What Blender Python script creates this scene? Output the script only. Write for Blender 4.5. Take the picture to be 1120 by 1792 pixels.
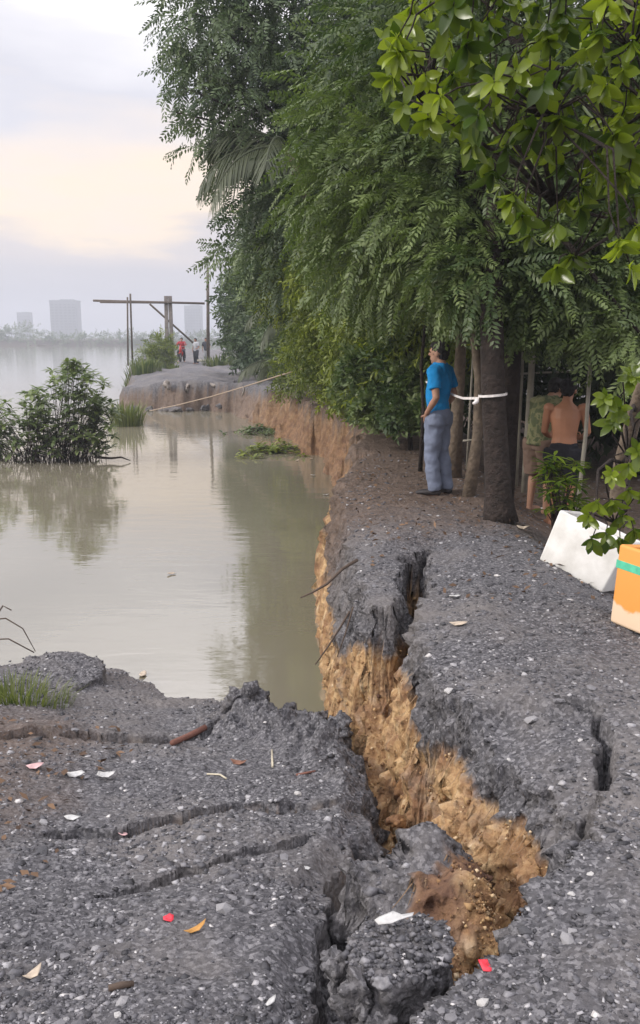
import bpy, bmesh, math, random
import numpy as np
from mathutils import Vector, Matrix, Quaternion

for _o in list(bpy.data.objects):
    bpy.data.objects.remove(_o, do_unlink=True)
scene = bpy.context.scene
COL = scene.collection
random.seed(7)
RNG = np.random.default_rng(11)
R = math.radians

# ------------------------------------------------------------------ camera
CAM_H = 1.65
FPX = 1491.0
PITCH = math.atan(306 / FPX)
cam_d = bpy.data.cameras.new('camera')
cam = bpy.data.objects.new('camera', cam_d)
COL.objects.link(cam)
cam.location = (0, 0, CAM_H)
cam.rotation_euler = (math.pi / 2 - PITCH, 0, 0)
cam_d.sensor_fit = 'HORIZONTAL'
cam_d.sensor_width = 36
cam_d.lens = 36 * FPX / 1120
cam_d.clip_start = 0.05
cam_d.clip_end = 4000
scene.camera = cam

# ------------------------------------------------------------------ sky
SUN_EL, SUN_AZ = R(29), R(-108)      # azimuth measured from +Y towards +X: left, a little behind the camera
world = bpy.data.worlds.new('World')
scene.world = world
world.use_nodes = True
nt = world.node_tree
nt.nodes.clear()
out = nt.nodes.new('ShaderNodeOutputWorld')
tc = nt.nodes.new('ShaderNodeTexCoord')
sky = nt.nodes.new('ShaderNodeTexSky')
sky.sky_type = 'NISHITA'
sky.sun_disc = False
sky.sun_elevation = SUN_EL
sky.sun_rotation = SUN_AZ
sky.air_density = 1.5
sky.dust_density = 3.0
bg1 = nt.nodes.new('ShaderNodeBackground')
bg1.inputs[1].default_value = 0.1
nt.links.new(sky.outputs[0], bg1.inputs[0])
# cloud deck: layered stratus, direction based and the same all round the horizon
sep = nt.nodes.new('ShaderNodeSeparateXYZ')
nt.links.new(tc.outputs['Generated'], sep.inputs[0])
mp = nt.nodes.new('ShaderNodeMapping')
mp.inputs['Scale'].default_value = (2.2, 2.2, 9.5)
mp.inputs['Location'].default_value = (0.55, 0.3, 0.2)
nt.links.new(tc.outputs['Generated'], mp.inputs[0])
n1 = nt.nodes.new('ShaderNodeTexNoise')
n1.inputs['Scale'].default_value = 1.3
n1.inputs['Detail'].default_value = 5
n1.inputs['Roughness'].default_value = 0.5
nt.links.new(mp.outputs[0], n1.inputs['Vector'])
ma = nt.nodes.new('ShaderNodeMath'); ma.operation = 'MULTIPLY_ADD'
ma.inputs[1].default_value = 0.26; ma.inputs[2].default_value = -0.13
nt.links.new(n1.outputs[0], ma.inputs[0])
ad = nt.nodes.new('ShaderNodeMath'); ad.operation = 'ADD'
nt.links.new(sep.outputs[2], ad.inputs[0]); nt.links.new(ma.outputs[0], ad.inputs[1])
rp = nt.nodes.new('ShaderNodeValToRGB')
nt.links.new(ad.outputs[0], rp.inputs[0])
els = rp.color_ramp.elements
stops = [(0.0, (.42, .42, .48)), (.085, (.48, .46, .50)), (.125, (.58, .52, .52)), (.15, (.84, .68, .53)),
         (.20, (.72, .64, .61)), (.25, (.58, .57, .63)), (.30, (.72, .70, .74)), (.36, (.96, .93, .95)), (.5, (1.28, 1.22, 1.27)), (1.0, (1.72, 1.66, 1.74))]
els[0].position = stops[0][0]; els[0].color = stops[0][1] + (1,)
els[1].position = stops[-1][0]; els[1].color = stops[-1][1] + (1,)
for p, c in stops[1:-1]:
    e = els.new(p); e.color = c + (1,)
bg2 = nt.nodes.new('ShaderNodeBackground')
bg2.inputs[1].default_value = 1.0
nt.links.new(rp.outputs[0], bg2.inputs[0])
mx = nt.nodes.new('ShaderNodeMixShader')
mx.inputs[0].default_value = 0.9
nt.links.new(bg1.outputs[0], mx.inputs[1]); nt.links.new(bg2.outputs[0], mx.inputs[2])
nt.links.new(mx.outputs[0], out.inputs[0])

sun_d = bpy.data.lights.new('sun', 'SUN')
sun_d.energy = 1.5
sun_d.angle = R(14)
sun_d.color = (1.0, 0.94, 0.86)
sun = bpy.data.objects.new('sun', sun_d)
COL.objects.link(sun)
_sd = Vector((math.sin(SUN_AZ) * math.cos(SUN_EL), math.cos(SUN_AZ) * math.cos(SUN_EL), math.sin(SUN_EL)))
sun.rotation_euler = _sd.to_track_quat('Z', 'Y').to_euler()
sun.location = (-20, -10, 30)

vs = scene.view_settings
vs.view_transform = 'Standard'
vs.look = 'None'
vs.exposure = 0.58
vs.gamma = 1.0
vs.use_curve_mapping = False
scene.render.engine = 'CYCLES'
cy = scene.cycles
cy.use_denoising = True
cy.max_bounces = 6
cy.diffuse_bounces = 3
cy.glossy_bounces = 3
cy.transmission_bounces = 3
cy.transparent_max_bounces = 4
cy.volume_bounces = 1
cy.caustics_reflective = False
cy.caustics_refractive = False
cy.sample_clamp_indirect = 4

# ------------------------------------------------------------------ picking helpers
def ray(px, py):
    a = (px - 560) / FPX; b = (896 - py) / FPX
    return Vector((a, math.cos(PITCH) + b * math.sin(PITCH), -math.sin(PITCH) + b * math.cos(PITCH)))
def G(px, py, z=0.0):
    d = ray(px, py); t = (z - CAM_H) / d.z
    return Vector((d.x * t, d.y * t, z))
def A(px, py, Y):
    d = ray(px, py); t = Y / d.y
    return Vector((d.x * t, Y, CAM_H + d.z * t))

# ------------------------------------------------------------------ numpy noise
_perm = RNG.permutation(256); _perm = np.concatenate([_perm, _perm, _perm])
_grad = RNG.normal(size=(256, 3)); _grad /= np.linalg.norm(_grad, axis=1)[:, None]
def noise3(x, y, z):
    x, y, z = np.broadcast_arrays(np.asarray(x, float), np.asarray(y, float), np.asarray(z, float))
    xi = np.floor(x).astype(int); yi = np.floor(y).astype(int); zi = np.floor(z).astype(int)
    xf, yf, zf = x - xi, y - yi, z - zi
    xi &= 255; yi &= 255; zi &= 255
    u = xf * xf * xf * (xf * (xf * 6 - 15) + 10); v = yf * yf * yf * (yf * (yf * 6 - 15) + 10); w = zf * zf * zf * (zf * (zf * 6 - 15) + 10)
    def g(dx, dy, dz):
        h = _perm[_perm[_perm[(xi + dx) & 255] + ((yi + dy) & 255)] + ((zi + dz) & 255)]
        gr = _grad[h]
        return gr[..., 0] * (xf - dx) + gr[..., 1] * (yf - dy) + gr[..., 2] * (zf - dz)
    a = g(0, 0, 0) * (1 - u) + g(1, 0, 0) * u
    b = g(0, 1, 0) * (1 - u) + g(1, 1, 0) * u
    c = g(0, 0, 1) * (1 - u) + g(1, 0, 1) * u
    d = g(0, 1, 1) * (1 - u) + g(1, 1, 1) * u
    return 1.6 * ((a * (1 - v) + b * v) * (1 - w) + (c * (1 - v) + d * v) * w)
def fbm(x, y, z, o=3, rough=0.5):
    s = 0; a = 1.0; f = 1.0
    for i in range(o):
        s = s + a * noise3(x * f + 17.3 * i, y * f + 5.1 * i, np.asarray(z) * f + 9.7 * i); a *= rough; f *= 2.03
    return s
def sst(a, b, x):
    t = np.clip((x - a) / (b - a), 0, 1); return t * t * (3 - 2 * t)

# ------------------------------------------------------------------ object helpers
def tag(o, label=None, cat=None, group=None, kind=None):
    if label: o['label'] = label
    if cat: o['category'] = cat
    if group: o['group'] = group
    if kind: o['kind'] = kind
    return o
def link(name, me, mat=None, parent=None, smooth=False):
    o = bpy.data.objects.new(name, me)
    COL.objects.link(o)
    if mat is not None:
        if not me.materials: me.materials.append(mat)
    if smooth: me.polygons.foreach_set('use_smooth', [True] * len(me.polygons))
    if parent: o.parent = parent
    return o
def empty(name, loc=(0, 0, 0), rz=0):
    o = bpy.data.objects.new(name, None); COL.objects.link(o)
    o.empty_display_size = 0.1
    o.location = loc; o.rotation_euler = (0, 0, rz)
    return o
def npmesh(name, V, faces, n=4):
    """V (N,3), faces (M,n) int"""
    me = bpy.data.meshes.new(name)
    V = np.ascontiguousarray(V, dtype=np.float32); faces = np.ascontiguousarray(faces, dtype=np.int32)
    me.vertices.add(len(V)); me.vertices.foreach_set('co', V.ravel())
    M = len(faces)
    me.loops.add(M * n); me.loops.foreach_set('vertex_index', faces.ravel())
    me.polygons.add(M); me.polygons.foreach_set('loop_start', np.arange(M, dtype=np.int32) * n)
    me.update(calc_edges=True)
    return me
def fattr(me, name, vals):
    a = me.attributes.new(name, 'FLOAT', 'POINT'); a.data.foreach_set('value', np.asarray(vals, dtype=np.float32))
def pymesh(name, V, F):
    me = bpy.data.meshes.new(name); me.from_pydata([tuple(v) for v in V], [], F); me.update(); return me
class MB:
    """collects simple solids into one mesh"""
    def __init__(s): s.v = []; s.f = []
    def add(s, V, F):
        o = len(s.v); s.v += [tuple(v) for v in V]; s.f += [[i + o for i in f] for f in F]; return s
    def box(s, c, size, m=None):
        x, y, z = [k / 2 for k in size]
        V = [Vector((a * x, b * y, d * z)) for a in (-1, 1) for b in (-1, 1) for d in (-1, 1)]
        if m is not None: V = [m @ v for v in V]
        V = [v + Vector(c) for v in V]
        return s.add(V, [(0, 1, 3, 2), (4, 6, 7, 5), (0, 4, 5, 1), (2, 3, 7, 6), (0, 2, 6, 4), (1, 5, 7, 3)])
    def tube(s, pts, rad, n=8, sq=None, front=None):
        """tube through pts; rad scalar, list or list of (rx, ry)"""
        pts = [Vector(p) for p in pts]; N = len(pts)
        if not isinstance(rad, (list, tuple)): rad = [rad] * N
        V = []; F = []
        up = None
        for i, p in enumerate(pts):
            d = (pts[min(i + 1, N - 1)] - pts[max(i - 1, 0)])
            d = d.normalized() if d.length > 1e-9 else Vector((0, 0, 1))
            if front is not None:
                b = Vector(front) - d * d.dot(Vector(front)); b.normalize(); a = b.cross(d)
            else:
                if up is None:
                    up = Vector((0, 0, 1)) if abs(d.z) < .9 else Vector((1, 0, 0))
                a = up.cross(d)
                if a.length < 1e-4: a = Vector((1, 0, 0))
                a.normalize(); b = d.cross(a); up = b
            r = rad[i]; rx, ry = r if isinstance(r, tuple) else (r, r)
            for k in range(n):
                t = 2 * math.pi * k / n
                V.append(p + a * (math.cos(t) * rx) + b * (math.sin(t) * ry))
        for i in range(N - 1):
            for k in range(n):
                F.append((i * n + k, i * n + (k + 1) % n, (i + 1) * n + (k + 1) % n, (i + 1) * n + k))
        F.append(tuple(range(n - 1, -1, -1))); F.append(tuple((N - 1) * n + k for k in range(n)))
        return s.add(V, F)
    def ball(s, c, r, nu=12, nv=8, m=None):
        rx, ry, rz = r if isinstance(r, tuple) else (r, r, r)
        V = []; F = []
        for j in range(1, nv):
            ph = math.pi * j / nv
            for i in range(nu):
                th = 2 * math.pi * i / nu
                V.append(Vector((rx * math.sin(ph) * math.cos(th), ry * math.sin(ph) * math.sin(th), rz * math.cos(ph))))
        V.append(Vector((0, 0, rz))); V.append(Vector((0, 0, -rz)))
        for j in range(nv - 2):
            for i in range(nu):
                F.append((j * nu + i, (j + 1) * nu + i, (j + 1) * nu + (i + 1) % nu, j * nu + (i + 1) % nu))
        t, b = len(V) - 2, len(V) - 1
        for i in range(nu):
            F.append((t, i, (i + 1) % nu)); F.append((b, (nv - 2) * nu + (i + 1) % nu, (nv - 2) * nu + i))
        if m is not None: V = [m @ v for v in V]
        return s.add([v + Vector(c) for v in V], F)
    def build(s, name, mat, parent=None, smooth=False):
        me = pymesh(name, s.v, s.f)
        return link(name, me, mat, parent, smooth)
def bake(o, mods):
    for t, kw in mods:
        m = o.modifiers.new(t, t)
        for k, v in kw.items(): setattr(m, k, v)
    bpy.context.view_layer.update()
    dg = bpy.context.evaluated_depsgraph_get()
    old = o.data
    me = bpy.data.meshes.new_from_object(o.evaluated_get(dg))
    o.modifiers.clear(); o.data = me; me.name = o.name
    if not me.materials and old.materials: me.materials.append(old.materials[0])
    bpy.data.meshes.remove(old)
    return o
def roughen(o, amp, freq, octaves=3, seed=0, push=0.0):
    me = o.data; n = len(me.vertices)
    co = np.empty(n * 3, np.float32); me.vertices.foreach_get('co', co); co = co.reshape(-1, 3)
    no = np.empty(n * 3, np.float32); me.vertices.foreach_get('normal', no); no = no.reshape(-1, 3)
    d = fbm(co[:, 0] * freq + seed, co[:, 1] * freq, co[:, 2] * freq + seed * .37, octaves, .55)
    co = co + no * (d * amp + push)[:, None]
    me.vertices.foreach_set('co', co.astype(np.float32).ravel()); me.update()
    return o

# ------------------------------------------------------------------ materials
def newmat(name):
    m = bpy.data.materials.new(name); m.use_nodes = True
    t = m.node_tree; b = t.nodes['Principled BSDF']
    return m, t, b
def nd(t, kind, **kw):
    n = t.nodes.new(kind)
    for k, v in kw.items():
        if k.startswith('i_'): n.inputs[k[2:].replace('_', ' ')].default_value = v
        else: setattr(n, k, v)
    return n
def noise(t, vec, scale, detail=4, rough=.55, dist=0.0):
    n = nd(t, 'ShaderNodeTexNoise'); n.inputs['Scale'].default_value = scale; n.inputs['Detail'].default_value = detail
    n.inputs['Roughness'].default_value = rough; n.inputs['Distortion'].default_value = dist
    if vec is not None: t.links.new(vec, n.inputs['Vector'])
    return n.outputs[0]
def ramp(t, fac, stops, interp='LINEAR'):
    r = nd(t, 'ShaderNodeValToRGB'); r.color_ramp.interpolation = interp
    e = r.color_ramp.elements
    f = lambda c: (c + (1,)) if len(c) == 3 else c
    e[0].position = stops[0][0]; e[0].color = f(stops[0][1]); e[1].position = stops[-1][0]; e[1].color = f(stops[-1][1])
    for p, c in stops[1:-1]:
        k = e.new(p); k.color = f(c)
    t.links.new(fac, r.inputs[0]); return r.outputs[0]
def mixc(t, fac, a, b, mode='MIX'):
    m = nd(t, 'ShaderNodeMix', data_type='RGBA', blend_type=mode)
    for s, v in ((m.inputs[0], fac), (m.inputs[6], a), (m.inputs[7], b)):
        if hasattr(v, 'is_linked') or hasattr(v, 'links'): t.links.new(v, s)
        elif isinstance(v, tuple): s.default_value = v + (1,) if len(v) == 3 else v
        else: s.default_value = v
    return m.outputs[2]
def bump(t, h, strength, dist, prev=None):
    b = nd(t, 'ShaderNodeBump'); b.inputs['Strength'].default_value = strength; b.inputs['Distance'].default_value = dist
    t.links.new(h, b.inputs['Height'])
    if prev is not None: t.links.new(prev, b.inputs['Normal'])
    return b.outputs[0]
def objco(t): return nd(t, 'ShaderNodeTexCoord').outputs['Object']
def geopos(t): return nd(t, 'ShaderNodeNewGeometry').outputs['Position']
def simple(name, col, rough=.7, var=.25, scale=8.0, bstr=0.0, bscale=40.0, bdist=.01, spec=.4, col2=None):
    m, t, b = newmat(name)
    v = objco(t)
    n = noise(t, v, scale, 4)
    c2 = col2 if col2 else tuple(c * (1 - var) for c in col)
    c1 = col if col2 else tuple(min(1, c * (1 + var * .6)) for c in col)
    t.links.new(ramp(t, n, [(.3, c2), (.7, c1)]), b.inputs['Base Color'])
    b.inputs['Roughness'].default_value = rough
    b.inputs['Specular IOR Level'].default_value = spec
    if bstr: t.links.new(bump(t, noise(t, v, bscale, 4), bstr, bdist), b.inputs['Normal'])
    return m

def mat_ground():
    m, t, b = newmat('ground_gravel_clay')
    v = geopos(t)
    at = lambda n: nd(t, 'ShaderNodeAttribute', attribute_name=n).outputs['Fac']
    big = noise(t, v, 1.6, 4); fine = noise(t, v, 55, 5, .65); mid = noise(t, v, 9, 4)
    vor = nd(t, 'ShaderNodeTexVoronoi'); vor.inputs['Scale'].default_value = 75; t.links.new(v, vor.inputs['Vector'])
    vb = nd(t, 'ShaderNodeTexVoronoi'); vb.inputs['Scale'].default_value = 34; t.links.new(v, vb.inputs['Vector'])
    grit = ramp(t, fine, [(.3, (.036, .036, .041)), (.5, (.085, .083, .091)), (.72, (.18, .176, .186))])
    peb = ramp(t, nd(t, 'ShaderNodeSeparateColor').outputs[0], [(0, (.04, .04, .044)), (.6, (.12, .117, .127)), (1, (.32, .315, .33))])
    sc = [n for n in t.nodes if n.type == 'SEPARATE_COLOR'][-1]; t.links.new(vor.outputs['Color'], sc.inputs[0])
    grav = mixc(t, .55, grit, peb)
    grav = mixc(t, ramp(t, noise(t, v, 1.1, 5, .6), [(.46, (0, 0, 0)), (.66, (.75, .75, .75))]), grav, (.18, .165, .158))
    dirt = ramp(t, mid, [(.28, (.055, .036, .026)), (.5, (.115, .078, .056)), (.72, (.18, .13, .10))])
    dirt = mixc(t, ramp(t, fine, [(.45, (0, 0, 0)), (.7, (.6, .6, .6))]), dirt, (.19, .165, .15))
    # clay: streaked, ochre to rust with pale and dark patches
    mp = nd(t, 'ShaderNodeMapping'); mp.inputs['Scale'].default_value = (14, 14, 3.2); t.links.new(v, mp.inputs[0])
    streak = noise(t, mp.outputs[0], 1.0, 6, .65, .6)
    clay = ramp(t, streak, [(.25, (.15, .085, .042)), (.42, (.36, .215, .10)), (.56, (.52, .35, .18)), (.74, (.66, .53, .36))])
    clay = mixc(t, ramp(t, noise(t, v, 5.5, 5, .6), [(.44, (0, 0, 0)), (.66, (.85, .85, .85))]), clay, (.22, .115, .062))
    clay = mixc(t, ramp(t, noise(t, v, 3.1, 4, .6), [(.56, (0, 0, 0)), (.7, (.6, .6, .6))]), clay, (.42, .34, .28))
    mpl = nd(t, 'ShaderNodeMapping'); mpl.inputs['Scale'].default_value = (2.5, 2.5, 13); t.links.new(v, mpl.inputs[0])
    clay = mixc(t, ramp(t, noise(t, mpl.outputs[0], 1.0, 5, .65, .4), [(.54, (0, 0, 0)), (.62, (.5, .5, .5))]), clay, (.16, .09, .052))
    far = mixc(t, ramp(t, noise(t, v, 6, 5, .6), [(.4, (0, 0, 0)), (.6, (1, 1, 1))]), (.10, .052, .034), (.22, .125, .07))
    c = mixc(t, at('brown'), grav, dirt)
    c = mixc(t, at('clay'), c, clay)
    c = mixc(t, at('rust'), c, far)
    # wet margin just above the water
    t.links.new(c, b.inputs['Base Color'])
    b.inputs['Roughness'].default_value = .82
    b.inputs['Specular IOR Level'].default_value = .35
    h1 = bump(t, mid, .5, .03)
    h2 = bump(t, vb.outputs['Distance'], .35, .012, h1)
    h3 = bump(t, fine, .9, .012, h2)
    vc = nd(t, 'ShaderNodeTexVoronoi'); vc.inputs['Scale'].default_value = 24; t.links.new(v, vc.inputs['Vector'])
    h4 = bump(t, mixc(t, .5, streak, vc.outputs['Distance']), .8, .035, h3)
    t.links.new(h4, b.inputs['Normal'])
    return m
M_GROUND = mat_ground()

def mat_stone():
    m, t, b = newmat('crushed_stone')
    at = nd(t, 'ShaderNodeAttribute', attribute_name='tone').outputs['Fac']
    c = ramp(t, at, [(0, (.03, .03, .035)), (.45, (.095, .094, .105)), (.8, (.19, .186, .20)), (.94, (.36, .355, .37)), (1, (.62, .60, .59))])
    n = noise(t, geopos(t), 90, 3)
    c = mixc(t, .5, c, ramp(t, n, [(.3, (.5, .5, .5)), (.7, (1.2, 1.2, 1.2))]), 'MULTIPLY')
    t.links.new(c, b.inputs['Base Color'])
    b.inputs['Roughness'].default_value = .62
    t.links.new(bump(t, n, .4, .004), b.inputs['Normal'])
    return m
M_STONE = mat_stone()
def mat_stone_obj(i, col):
    return simple('stone_tone_%d' % i, col, .62, .4, 60, .5, 90, .004)
M_STONES = [mat_stone_obj(i, c) for i, c in enumerate([(.08, .08, .088), (.13, .129, .14), (.20, .197, .21), (.32, .315, .325), (.5, .49, .48)])]
M_FILL = simple('road_fill_clod', (.062, .060, .068), .85, .5, 14, .9, 45, .02, col2=(.022, .022, .026))
M_FILL2 = simple('road_fill_crust', (.085, .083, .09), .8, .5, 30, .9, 60, .015, col2=(.04, .04, .045))
M_CLAYCLOD = simple('clay_clod', (.30, .16, .065), .85, .4, 9, .9, 30, .02, col2=(.09, .045, .028))

def mat_water():
    m, t, b = newmat('muddy_river_water')
    v = geopos(t)
    n = noise(t, v, .35, 3)
    t.links.new(ramp(t, n, [(.3, (.185, .168, .122)), (.7, (.23, .21, .158))]), b.inputs['Base Color'])
    b.inputs['Roughness'].default_value = .04
    b.inputs['IOR'].default_value = 3.4
    mp = nd(t, 'ShaderNodeMapping'); mp.inputs['Scale'].default_value = (.7, 2.2, 1); t.links.new(v, mp.inputs[0])
    w1 = noise(t, mp.outputs[0], 1.7, 3, .5, .3)
    w2 = noise(t, mp.outputs[0], 7.5, 2, .5)
    b1 = bump(t, w1, .08, .05); b2 = bump(t, w2, .04, .02, b1)
    t.links.new(b2, b.inputs['Normal'])
    return m
M_WATER = mat_water()

def mat_leaf(name, c_dark, c_light, gloss=.45, trans=.35, tint=(.9, 1.1, .25), rough=.45):
    m, t, b = newmat(name)
    at = nd(t, 'ShaderNodeAttribute', attribute_name='tone').outputs['Fac']
    c = ramp(t, at, [(0, c_dark), (1, c_light)])
    t.links.new(c, b.inputs['Base Color'])
    b.inputs['Roughness'].default_value = rough
    b.inputs['Specular IOR Level'].default_value = gloss
    tr = nd(t, 'ShaderNodeBsdfTranslucent')
    tc_ = mixc(t, 1.0, c, tint, 'MULTIPLY'); t.links.new(tc_, tr.inputs[0])
    mxs = nd(t, 'ShaderNodeMixShader'); mxs.inputs[0].default_value = trans
    t.links.new(b.outputs[0], mxs.inputs[1]); t.links.new(tr.outputs[0], mxs.inputs[2])
    t.links.new(mxs.outputs[0], t.nodes['Material Output'].inputs[0])
    return m
M_FEATHER = mat_leaf('feathery_leaf', (.046, .078, .028), (.185, .24, .085), .35, .22, (1.2, 1.4, .6))
M_FEATHER_B = mat_leaf('feathery_leaf_bluish', (.048, .08, .042), (.16, .21, .10), .35, .2, (1.1, 1.3, .8))
M_DEEP = mat_leaf('painted_shade_leaf', (.014, .028, .012), (.05, .075, .028), .3, .25, (1.1, 1.3, .6))  # feathery leaf green darkened, so the wood's deep shade is in the colour
M_BAMBOO = mat_leaf('yellow_green_leaf', (.065, .10, .022), (.31, .36, .06), .35, .28, (1.3, 1.4, .5))
M_PALM = mat_leaf('palm_leaf', (.06, .075, .045), (.13, .15, .09), .4, .3, (1.1, 1.2, .7))
M_MANGROVE = mat_leaf('mangrove_leaf', (.06, .10, .04), (.21, .26, .105), .4, .25, (1.1, 1.3, .6))
M_GLOSSY = mat_leaf('glossy_leaf', (.04, .08, .014), (.28, .36, .04), .5, .42, (1.3, 1.35, .4), .24)
M_GRASS = mat_leaf('grass_blade', (.05, .085, .03), (.22, .24, .09), .3, .35, (1.2, 1.3, .6))
M_BARK = simple('dark_bark', (.044, .031, .026), .9, .5, 12, 1.0, 26, .04, col2=(.016, .012, .010))
M_BARK_PALE = simple('pale_bark', (.22, .17, .125), .85, .45, 14, .8, 30, .02, col2=(.10, .08, .06))
M_WOOD = simple('weathered_wood', (.13, .105, .085), .85, .4, 10, .6, 40, .01, col2=(.06, .048, .04))
M_BAMBOOPOLE = simple('bamboo_pole', (.32, .30, .25), .55, .3, 6, .2, 40, .004)

# ================================================================== TERRAIN
WATER_Z = -1.1
EDGE = [(.02, .3), (.16, 1.4), (.22, 1.79), (.27, 1.88), (.36, 1.97), (.46, 2.08), (.60, 2.25), (.66, 2.35), (.84, 2.57), (.95, 2.68),
        (1.0, 2.84), (.95, 3.0), (.87, 3.3), (.76, 3.6), (.61, 3.93), (.585, 4.69), (.75, 5.6), (.86, 6.3), (.93, 6.9), (.80, 6.72), (.62, 6.62), (.56, 6.0), (.52, 5.45),
        (.44, 5.26), (.36, 5.3), (.30, 5.55), (.28, 6.6), (.24, 7.93), (.25, 8.98), (.40, 10.8), (.66, 12.8), (.76, 15.2),
        (.47, 18.2), (0, 21), (-.83, 24.8), (-1.65, 27.5), (-2.2, 29.5), (-3.1, 32), (-4.2, 33.2), (-5.4, 33), (-6.6, 33.4), (-7.6, 34.6),
        (-8.6, 39), (-10, 46), (-12.2, 58), (-15, 73), (-18, 95), (-20, 130)]
PLATEAU = np.array(EDGE + [(160, 130), (160, .3)])
SLUMP = np.array([(-.05, .3), (-.06, 1.5), (-.04, 2.01), (-.01, 2.27), (.005, 2.90), (.07, 3.15), (.21, 3.57), (.25, 4.4), (.16, 5.0), (.06, 5.35),
                  (-.2, 5.9), (-.6, 7.2), (-2, 9), (-40, 9), (-40, .3)])
def poly_sd(poly, x, y, closed=True):
    """signed distance, negative inside"""
    d2 = np.full(x.shape, 1e18); inside = np.zeros(x.shape, bool)
    n = len(poly)
    for i in range(n):
        ax, ay = poly[i]; bx, by = poly[(i + 1) % n]
        ex, ey = bx - ax, by - ay
        t = np.clip(((x - ax) * ex + (y - ay) * ey) / (ex * ex + ey * ey), 0, 1)
        dx, dy = x - ax - t * ex, y - ay - t * ey
        d2 = np.minimum(d2, dx * dx + dy * dy)
        c = ((ay > y) != (by > y))
        with np.errstate(divide='ignore', invalid='ignore'):
            xi = ax + (y - ay) * ex / (ey if ey != 0 else 1e-12)
        inside ^= c & (x < xi)
    d = np.sqrt(d2)
    return np.where(inside, -d, d)
def line_d(pts, x, y):
    """distance to a polyline and the 0..1 position along it"""
    d2 = np.full(x.shape, 1e18); s = np.zeros(x.shape)
    seg = [math.dist(pts[i], pts[i + 1]) for i in range(len(pts) - 1)]; L = sum(seg); a0 = 0
    for i in range(len(pts) - 1):
        ax, ay = pts[i]; bx, by = pts[i + 1]; ex, ey = bx - ax, by - ay
        t = np.clip(((x - ax) * ex + (y - ay) * ey) / (ex * ex + ey * ey), 0, 1)
        q = (x - ax - t * ex) ** 2 + (y - ay - t * ey) ** 2
        m = q < d2
        s = np.where(m, (a0 + t * seg[i]) / L, s); d2 = np.where(m, q, d2); a0 += seg[i]
    return np.sqrt(d2), s
def hs_profile(y):
    return np.interp(y, [.3, 1.2, 2, 3, 4, 5, 5.6, 6.2, 7, 9], [.0, -.08, -.17, -.42, -.63, -.86, -.99, -1.13, -1.36, -1.9])
def gs(px, py):
    """where a pixel's ray meets the slumped ground"""
    z = -.5
    for _ in range(25): z = .5 * z + .5 * float(hs_profile(G(px, py, z).y))
    return G(px, py, z)
def hit(px, py, lift=0.0):
    """where a pixel's ray meets the ground"""
    d = ray(px, py); ts = np.geomspace(1.2, 60, 900); hh = terrain(d.x * ts, d.y * ts)[0]
    i = int(np.argmax(CAM_H + d.z * ts < hh)); t = ts[i]
    return Vector((d.x * t, d.y * t, CAM_H + d.z * t + lift))
def gs2(px, py): p = gs(px, py); return (p.x, p.y)
CRACKS = [([gs2(105, 1318), gs2(250, 1305), gs2(330, 1295), gs2(400, 1276)], .036, .3, .012),
          ([gs2(50, 1468), gs2(130, 1460), gs2(230, 1449), gs2(290, 1432), gs2(340, 1424), gs2(400, 1409), gs2(450, 1404), gs2(500, 1408), gs2(600, 1402), gs2(640, 1392)], .034, .34, .006),
          ([gs2(150, 1572), gs2(235, 1553), gs2(290, 1532), gs2(330, 1515), gs2(380, 1501), gs2(440, 1486), gs2(480, 1475), gs2(560, 1452)], .024, .3, .002),
          ([gs2(0, 1332), gs2(60, 1318), gs2(95, 1322)], .03, .08, .03)]
CRUST_CRACK = [(1.12, 3.72), (1.24, 3.6), (1.22, 3.47), (1.25, 3.33), (1.15, 3.16), (1.09, 3.02), (1.02, 2.93), (.96, 2.80)]
CRUST = np.array([(.60, 3.75), (.95, 3.74), (1.22, 3.6), (1.24, 3.33), (1.09, 3.02), (.88, 2.76), (.55, 2.7), (.4, 3.3)])
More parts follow.
